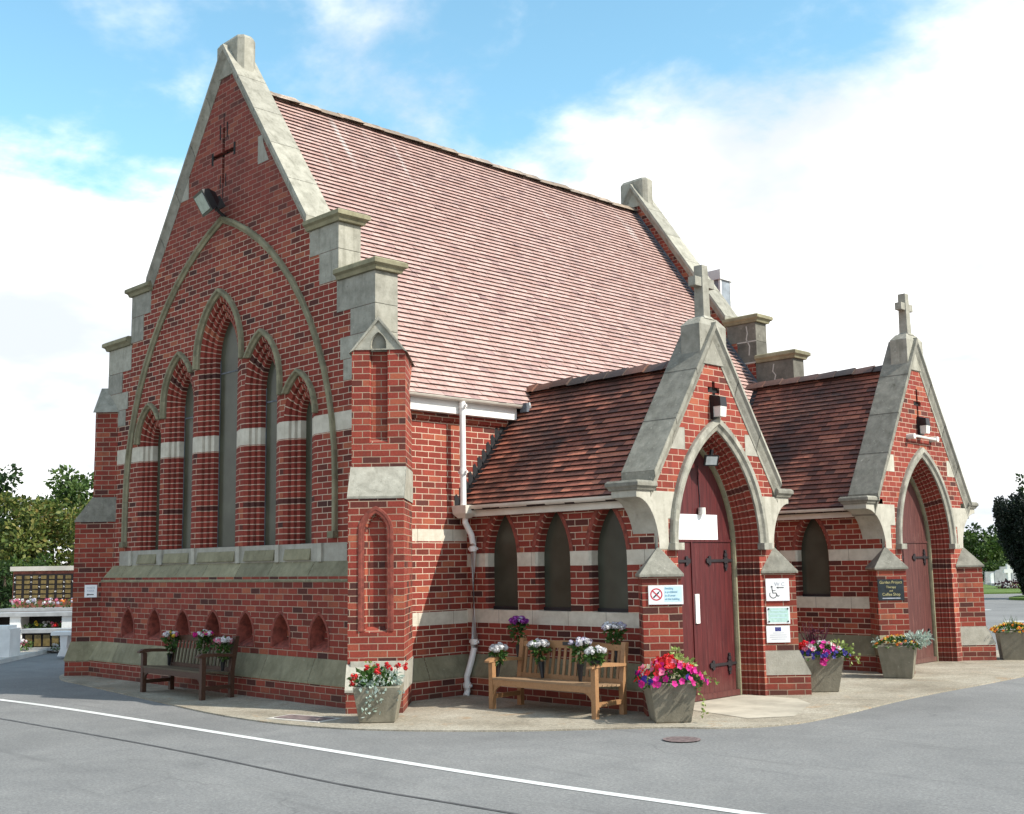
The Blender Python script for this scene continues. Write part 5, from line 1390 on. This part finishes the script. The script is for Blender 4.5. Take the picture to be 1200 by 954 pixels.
for k in ((0.0, -0.28, 0.45), (0.03, -0.27, 0.5), (-0.02, -0.29, 0.40)): 
    for _ in range(4): trumpet(mbs['p_magenta'], Vector(k) + rdir(rg) * 0.03, Vector((0, -1, 0.4)), 0.035, rg)
for k, b in mbs.items(): tag(b.build(k[2:] + '_blooms', M[k], t3), kind='stuff')
mb = MB(); leafball(mb, (0.22, -0.1, 0.53), (0.12, 0.10, 0.10), 110, 0.055, rg, 0.6)
for q in ((0.52, -0.05, 0.40), (0.50, -0.2, 0.32), (0.36, -0.2, 0.30), (0.46, 0.05, 0.60)): trail(mb, [(0.24, -0.1, 0.52), (0.38, -0.1, 0.53), q], 18, 0.045, rg)
mb.build('lime_foliage', M['leaf_lime'], t3)
mb = MB()
for _ in range(26):
    a = rg.uniform(0, 2 * pi); b_ = Vector((-0.02 + 0.05 * cos(a), 0.15, 0.48)); e = b_ + Vector((0.16 * cos(a), 0.06 * sin(a), rg.uniform(0.22, 0.42)))
    n_ = Vector((0.012, 0, 0)); mb.face([b_ - n_, b_ + n_, e + n_ * 0.2, e - n_ * 0.2])
leafball(mb, (0.0, 0.15, 0.72), (0.08, 0.06, 0.07), 50, 0.06, rg); mb.build('bronze_spikes', M['leaf_dark'], t3)

t4 = tub((6.96, 6.98, 0.012), radians(22), 'concrete tub of orange marigolds and silver leaves by the far porch', 0.195, 0.262, 0.46)
mb = MB()
for _ in range(300): p, d = spread(rg, 0.25, 0.46, 0.10); leaf(mb, p - d * 0.02, (d + rdir(rg) * 0.8), 0.06, rg, 0.5)
mb.build('foliage', M['leaf'], t4)
for k, n_ in (('p_orange', 26), ('p_yellow', 18), ('p_pink', 5)):
    mb = MB()
    for _ in range(n_): p, d = spread(rg, 0.24, 0.47, 0.13); pompom(mb, p, 0.022, rg, 14)
    tag(mb.build(k[2:] + '_blooms', M[k], t4), kind='stuff')
mb = MB(); leafball(mb, (0.24, -0.06, 0.53), (0.17, 0.16, 0.09), 220, 0.075, rg, 0.35); leafball(mb, (0.36, 0.1, 0.56), (0.1, 0.1, 0.08), 90, 0.075, rg, 0.35); leafball(mb, (-0.27, -0.02, 0.50), (0.06, 0.06, 0.05), 40, 0.05, rg, 0.35); mb.build('silver_foliage', M['leaf_silver'], t4)

t5 = tub((7.06, 10.86, 0.0), radians(30), 'concrete tub of orange and yellow marigolds past the far porch', 0.21, 0.262, 0.48)
mb = MB()
for _ in range(260): p, d = spread(rg, 0.25, 0.48, 0.10); leaf(mb, p - d * 0.02, (d + rdir(rg) * 0.8), 0.06, rg, 0.5)
for _ in range(12):
    b_ = Vector((rg.uniform(-.08, .08), 0.05, 0.5)); e = b_ + Vector((rg.uniform(-.1, .1), 0, rg.uniform(0.14, 0.26))); n_ = Vector((0.01, 0, 0)); mb.face([b_ - n_, b_ + n_, e])
mb.build('foliage', M['leaf'], t5)
for k, n_ in (('p_orange', 40), ('p_yellow', 26)):
    mb = MB()
    for _ in range(n_): p, d = spread(rg, 0.27, 0.49, 0.12); pompom(mb, p, 0.026, rg, 14)
    tag(mb.build(k[2:] + '_blooms', M[k], t5), kind='stuff')

# black refuse bin half hidden in the corner between the porches
r_ = thing('storage_bin', 'black bin in the dark corner behind the blue and white flower tub', 'bin', (5.9, 5.15, 0.012))
mb = MB(); mb.box((-0.3, -0.3, 0), (0.3, 0.3, 0.72)); mb.build('body', M['black_gloss'], r_)
mb = MB(); mb.box((-0.33, -0.33, 0.72), (0.33, 0.33, 0.78)); mb.build('lid', M['black_gloss'], r_)

# ------------------------------------------------------------------ memorial garden at the left
CR = cr; CF = Vector((cf.x, cf.y, 0)).normalized(); CP = Vector((15.084, -8.869, 0))
M['plaque'] = plain('gilt_plaques', (0.15, 0.105, 0.035), 0.4, 0.3, 12)
M['old_brick'] = plain('garden_brick', (0.20, 0.065, 0.045), 0.85, 0.3, 9)
M['marble'] = plain('white_marble', (0.74, 0.74, 0.73), 0.45, 0.08, 3)
M['grey_stone'] = plain('grey_granite', (0.33, 0.335, 0.34), 0.5, 0.12, 5)


def bgframe(D): return Frame(CP + CF * D, CR, -CF)      # u measured to the right of the view axis
F0 = bgframe(30); lx0, lx1 = -12.98, -9.6
w = thing('plaque_wall', 'brick memorial wall with a grid of gilt plaques and stone coping', 'memorial wall', F0(-11.5, 0, 0)); wl = w.location.copy()
mb = MB(); mb.fbox(F0, lx0, lx1, 0.0, 1.74, -0.3, 0.0); mb.build('wall', M['old_brick'], w, wl)
mb = MB(); mb.fbox(F0, lx0 - 0.06, lx1 + 0.06, 1.745, 1.86, -0.36, 0.06); mb.build('coping', M['slab'], w, wl)
mb = MB(); mb.fbox(F0, lx0 + 0.03, lx1, 1.02, 1.66, 0.002, 0.02); mb.build('frame', M['void'], w, wl)
mb = MB()
for i in range(16):
    for j in range(5): u, v = lx0 + 0.10 + i * 0.212, 1.045 + j * 0.122; mb.fbox(F0, u, u + 0.135, v, v + 0.088, 0.02, 0.03)
mb.build('plaques', M['plaque'], w, wl)
mb = MB()
for i in range(16):
    for j in range(5):
        if rg.random() < 0.42: u, v = lx0 + 0.06 + i * 0.212, 1.09 + j * 0.122; pompom(mb, F0(u + 0.01, v, 0.05), 0.028, rg, 9)
mb.build('tributes', M['p_white'], w, wl)
F1 = bgframe(28)
w2 = thing('garden_wall', 'low brick wall with grey ledge holding a row of flowers', 'low wall', F1(-11.2, 0, 0)); wl = w2.location.copy()
mb = MB(); mb.fbox(F1, -12.3, -9.0, 0.0, 0.78, -0.5, 0.0); mb.build('wall', M['old_brick'], w2, wl)
mb = MB(); mb.fbox(F1, -12.38, -9.0, 0.782, 0.85, -0.6, 0.07); mb.build('ledge', M['grey_stone'], w2, wl)


def bunch(loc, label, mats, group, s=0.13, n=5):
    r = thing('flower_bunch', label, 'flowers', loc, 0, group); rg = random.Random(sum(map(ord, label)))
    mb = MB(); leafball(mb, (0, 0, s * 0.55), (s * 1.1, s, s * 0.6), 60, s * 0.5, rg); mb.build('leaves', M['leaf'], r)
    for k in mats:
        mb = MB()
        for _ in range(n): pompom(mb, (rg.uniform(-1, 1) * s, rg.uniform(-1, 1) * s, s * rg.uniform(0.7, 1.35)), s * 0.30, rg, 18)
        mb.build('blooms', M[k], r)
GB = 'flowers on the memorial ledges'
for u, lab, mats in ((-12.1, 'pale pink and white bunch at the left end of the grey ledge', ('p_white', 'p_pink')), (-11.72, 'white bunch with green leaves on the grey ledge', ('p_white', 'p_lilac')),
                     (-11.32, 'dusky pink bunch under the plaque grid', ('p_pink', 'p_white')), (-10.88, 'orange and lilac bunch on the grey ledge', ('p_lilac', 'p_orange')),
                     (-10.42, 'bright red and yellow bunch by the chapel corner', ('p_red', 'p_yellow')), (-10.1, 'pink bunch partly behind the chapel corner', ('p_pink',))):
    bunch(F1(u, 0.852, -0.2), lab, mats, GB, 0.15)
F2 = bgframe(26)
w3 = thing('columbarium', 'white marble open shelf holding flower tributes', 'memorial shelf', F2(-10.9, 0, 0)); wl = w3.location.copy()
mb = MB(); mb.fbox(F2, -12.2, -9.3, 0.735, 0.82, -0.5, 0.06); mb.build('slab', M['grey_stone'], w3, wl)
for u in (-12.1, -11.28, -10.12):
    mb = MB(); mb.fbox(F2, u, u + (0.26 if u < -11.5 else 0.24), 0.05, 0.735, -0.45, 0.0); mb.build('pillar', M['marble'], w3, wl)
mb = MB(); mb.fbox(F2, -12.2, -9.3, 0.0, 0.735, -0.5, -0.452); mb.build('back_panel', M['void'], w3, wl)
for u, lab, mats in ((-11.75, 'red and green bunch at the left of the marble shelf', ('p_red', 'p_yellow')), (-10.85, 'bright yellow bunch in the marble shelf', ('p_yellow',)), (-10.55, 'white bunch beside the yellow one in the shelf', ('p_white',)), (-10.28, 'red bunch at the right of the marble shelf', ('p_red', 'p_pink'))):
    bunch(F2(u, 0.42, -0.15), lab, mats, GB, 0.13, 4)
F3 = bgframe(25)
w4 = thing('memorial_ledge', 'low grey stone ledge with dark plaques in front of the marble shelf', 'memorial ledge', F3(-10.1, 0, 0)); wl = w4.location.copy()
mb = MB(); mb.fbox(F3, -10.62, -9.0, 0.42, 0.50, -0.4, 0.05); mb.build('slab', M['grey_stone'], w4, wl)
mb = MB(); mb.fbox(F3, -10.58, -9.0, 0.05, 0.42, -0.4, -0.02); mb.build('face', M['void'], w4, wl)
mb = MB(); mb.fbox(F3, -10.7, -9.0, 0.05, 0.12, 0.0, 0.12); mb.build('base', M['grey_stone'], w4, wl)
mb = MB()
for i in range(8): mb.fbox(F3, -10.5 + i * 0.19, -10.5 + i * 0.19 + 0.14, 0.14, 0.38, -0.02, -0.005)
mb.build('plaques', M['plaque'], w4, wl)
bunch(F3(-10.42, 0.08, 0.16), 'pale pink bunch standing at the foot of the low ledge', ('p_white', 'p_pink'), GB, 0.15)
bunch(F3(-9.75, 0.08, 0.2), 'small white bunch at the foot of the low ledge', ('p_white',), GB, 0.09)
F4 = bgframe(23.2)
w5 = thing('stone_seat', 'white stone seat on a single pedestal beside the chapel corner', 'seat', F4(-9.0, 0.05, 0)); wl = w5.location.copy()
mb = MB(); mb.fbox(F4, -9.22, -8.5, 0.46, 0.53, -0.35, 0.05); mb.build('seat', M['marble'], w5, wl)
mb = MB(); mb.prism([(-9.1, 0.05), (-8.86, 0.05), (-8.92, 0.2), (-8.9, 0.46), (-9.06, 0.46), (-9.04, 0.2)], F4, -0.3, 0.0); mb.build('pedestal', M['marble'], w5, wl)
mb = MB(); mb.fbox(F4, -10.9, -10.05, 0.05, 0.60, -0.5, 0.0); mb.fbox(F4, -10.86, -10.12, 0.60, 0.66, -0.46, -0.05)
o = mb.build('marble_block', M['marble'], None); tag(o, 'white marble memorial block at the far left edge', 'memorial')

# ------------------------------------------------------------------ trees and planting
M['bark'] = plain('bark', (0.085, 0.065, 0.045), 0.95, 0.3, 6, 0.4)
M['crown_green'] = leaf_mat('crown_green', [(0.15, (0.018, 0.040, 0.008)), (0.5, (0.050, 0.095, 0.018)), (0.85, (0.105, 0.155, 0.035))])
M['crown_olive'] = leaf_mat('crown_olive', [(0.12, (0.022, 0.042, 0.008)), (0.42, (0.070, 0.105, 0.018)), (0.68, (0.145, 0.160, 0.036)), (0.82, (0.22, 0.17, 0.05)), (0.95, (0.30, 0.16, 0.06))])
M['crown_dark'] = leaf_mat('crown_dark', [(0.15, (0.010, 0.026, 0.008)), (0.6, (0.030, 0.062, 0.016)), (0.9, (0.06, 0.10, 0.025))])
M['crown_yew'] = leaf_mat('crown_yew', [(0.15, (0.003, 0.008, 0.004)), (0.6, (0.007, 0.016, 0.008)), (0.9, (0.015, 0.028, 0.011))], 0.1)


def tree(name, loc, label, cat, mat, h, rad, zc, n_cl, n_leaf, s, seed, group=None, trunk=0.12):
    rg = random.Random(seed); r = thing(name, label, cat, loc, 0, group)
    mb = MB(); mb.tube([(0, 0, -0.1), (0.02, 0, h * 0.25), (0.05, 0.02, h * 0.55), (0, 0, h * 0.85)], [trunk, trunk * 0.8, trunk * 0.5, 0.02], 8)
    for k in range(6):
        a = rg.random() * 6.28; z0 = h * rg.uniform(0.2, 0.5); e = Vector((cos(a) * rad[0] * 0.7, sin(a) * rad[1] * 0.7, z0 + h * 0.25)); mb.tube([(0, 0, z0), e * 0.5 + Vector((0, 0, z0 * 0.55)), e], [trunk * 0.45, trunk * 0.3, 0.015], 6)
    mb.build('trunk', M['bark'], r)
    mb = MB()
    for _ in range(n_cl):
        v = rdir(rg); k = rg.random() ** 0.33
        c = Vector((v.x * rad[0] * k, v.y * rad[1] * k, zc + v.z * rad[2] * k)); q = rg.uniform(0.16, 0.34) * min(rad)
        leafball(mb, c, (q * 1.2, q * 1.2, q * 0.85), n_leaf, s, rg, 0.6)
    mb.build('crown', mat, r)
    return r
def gp(D, px): return CP + CF * D + CR * ((px - 600) / 1345.35 * D)
def at3(D, px, z=-0.04): p = gp(D, px); return (p.x, p.y, z)
GT = 'trees and shrubs behind the memorial garden'
tree('shrub', at3(37, 62), 'olive and orange tinted shrub beside the chapel corner', 'shrub', M['crown_olive'], 3.6, (1.9, 1.6, 2.0), 2.15, 60, 95, 0.17, 31, GT)
tree('shrub', at3(36, 12), 'broad olive green shrub at the far left edge', 'shrub', M['crown_olive'], 3.8, (1.9, 1.6, 2.1), 2.25, 60, 95, 0.17, 32, GT)
tree('shrub', at3(33, 8), 'dark green bush low at the left edge before the olive shrubs', 'shrub', M['crown_dark'], 2.0, (0.9, 0.9, 1.0), 1.0, 26, 90, 0.15, 33, GT)
tree('shrub', at3(34, 40), 'green bush low behind the plaque wall', 'shrub', M['crown_green'], 2.2, (1.3, 0.9, 1.1), 1.3, 30, 90, 0.15, 38, GT)
tree('broadleaf_tree', at3(47, 92), 'dark green tree rising behind the left chapel buttress', 'tree', M['crown_green'], 6.0, (1.5, 1.5, 1.6), 4.35, 34, 95, 0.22, 34, GT, 0.2)
tree('broadleaf_tree', at3(48, -8), 'tall dark tree cut by the left edge of the view', 'tree', M['crown_dark'], 6.4, (1.3, 1.3, 2.3), 4.2, 34, 95, 0.22, 35, GT, 0.2)
tree('broadleaf_tree', at3(56, 40), 'distant twiggy tree top over the olive shrubs', 'tree', M['crown_dark'], 5.2, (1.5, 1.5, 1.1), 4.2, 20, 60, 0.2, 36, GT, 0.2)
GF = 'distant trees beyond the graves'
for i, (px, D, h, lab) in enumerate(((1128, 150, 5.6, 'distant dark tree just right of the far porch'), (1146, 140, 5.0, 'distant mid green tree second from the far porch'), (1160, 155, 5.9, 'distant rounded tree near the yew'), (1178, 145, 6.2, 'distant tree partly hidden by the yew'), (1100, 150, 5.2, 'distant tree hidden mostly by the far porch'), (1215, 150, 6.0, 'distant tree beyond the right edge of the yew'))):
    tree('broadleaf_tree', at3(D, px), lab, 'tree', M['crown_dark' if i % 2 == 0 else 'crown_green'], h, (2.2, 2.0, h * 0.46), h * 0.54, 26, 60, 0.5, 50 + i, GF, 0.25)
# upright yew
rgy = random.Random(77); yw = thing('yew_tree', 'dark clipped yew widening upward at the right edge of the lawn', 'tree', at3(47, 1205, 0.08))
mb = MB(); mb.tube([(0, 0, -0.1), (0, 0, 1.0), (0, 0, 2.5)], [0.16, 0.14, 0.05], 8); mb.build('trunk', M['bark'], yw)
mb = MB()
for _ in range(560):
    a = rgy.random() * 2 * pi; t = rgy.random(); rr = 0.34 + 1.02 * min(1, t * 1.45) ** 0.85; rr *= sqrt(rgy.random()) * 0.6 + 0.4
    top = 3.80 - 0.3 * abs(sin(a * 3.5)) + 0.30 * rgy.random(); z = 0.12 + t * (top - 0.12)
    leafball(mb, (rr * cos(a), rr * sin(a), z), (0.13, 0.13, 0.36), 90, 0.13, rgy, 0.5)
mb.build('crown', M['crown_yew'], yw)
tree('shrub', at3(60, 1196, 0), 'small dark conifer top behind the yew', 'shrub', M['crown_dark'], 6.0, (1.1, 1.1, 2.6), 3.4, 30, 70, 0.2, 79, GF) 
# clipped hedge and graves
r_ = thing('clipped_hedge', 'low clipped hedge behind the headstones', 'hedge', at3(78, 1150, 0.0)); rgh = random.Random(8)
mb = MB(); HF = Frame((0, 0, 0), CR, -CF)
for _ in range(300): leafball(mb, HF(rgh.uniform(-4.0, 8.0), rgh.uniform(0.15, 1.25), rgh.uniform(-0.5, 0.5)), (0.3, 0.3, 0.2), 26, 0.22, rgh)
mb.build('foliage', M['crown_green'], r_)


def headstone(loc, label, kind, h, w, mat):
    r = thing('headstone', label, 'gravestone', loc, 0, 'headstones on the far lawn')
    Fh = Frame((0, 0, 0), CR, -CF); mb = MB()
    if kind == 0: mb.prism([(-w, 0.1), (w, 0.1), (w, h * 0.8)] + [(w * cos(a), h * 0.8 + h * 0.2 * sin(a)) for a in (0.5, 1.1, 1.57, 2.1, 2.6)] + [(-w, h * 0.8)], Fh, -0.07, 0.07)
    elif kind == 1:
        mb.prism([(-w * 0.3, 0.1), (w * 0.3, 0.1), (w * 0.3, h * 0.62), (w, h * 0.62), (w, h * 0.78), (w * 0.3, h * 0.78), (w * 0.3, h), (-w * 0.3, h), (-w * 0.3, h * 0.78), (-w, h * 0.78), (-w, h * 0.62), (-w * 0.3, h * 0.62)], Fh, -0.1, 0.1)
    else: mb.prism([(-w, 0.1), (w, 0.1), (w * 0.9, h), (-w * 0.9, h)], Fh, -0.08, 0.08)
    mb.build('slab', mat, r)
    mb = MB(); mb.fbox(Fh, -w * 1.3, w * 1.3, -0.02, 0.12, -0.25, 0.25); mb.build('base', M['grey_stone'], r)
for D, px, k, h, w_, mt, lab in ((62, 1172, 1, 1.25, 0.26, 'marble', 'white cross headstone beside the yew'), (66, 1162, 0, 0.9, 0.32, 'grey_stone', 'grey rounded headstone left of the white cross'), (70, 1150, 2, 0.75, 0.30, 'grey_stone', 'square grey headstone nearer the far porch'),
                              (74, 1168, 2, 1.0, 0.34, 'grey_stone', 'upright grey slab headstone behind the white cross'), (68, 1156, 0, 0.7, 0.28, 'marble', 'small pale headstone in the grass'), (80, 1143, 0, 0.9, 0.4, 'grey_stone', 'distant grey headstone by the far porch'), (76, 1182, 0, 1.0, 0.4, 'grey_stone', 'grey headstone half behind the yew')):
    headstone(at3(D, px, 0.06), lab, k, h, w_, M[mt])
r_ = thing('shrub', 'low reddish brown shrub in front of the headstones', 'shrub', at3(60, 1176, 0.06)); mb = MB(); leafball(mb, (0, 0, 0.18), (0.9, 0.4, 0.2), 240, 0.16, rgh); mb.build('foliage', M['leaf_dark'], r_)
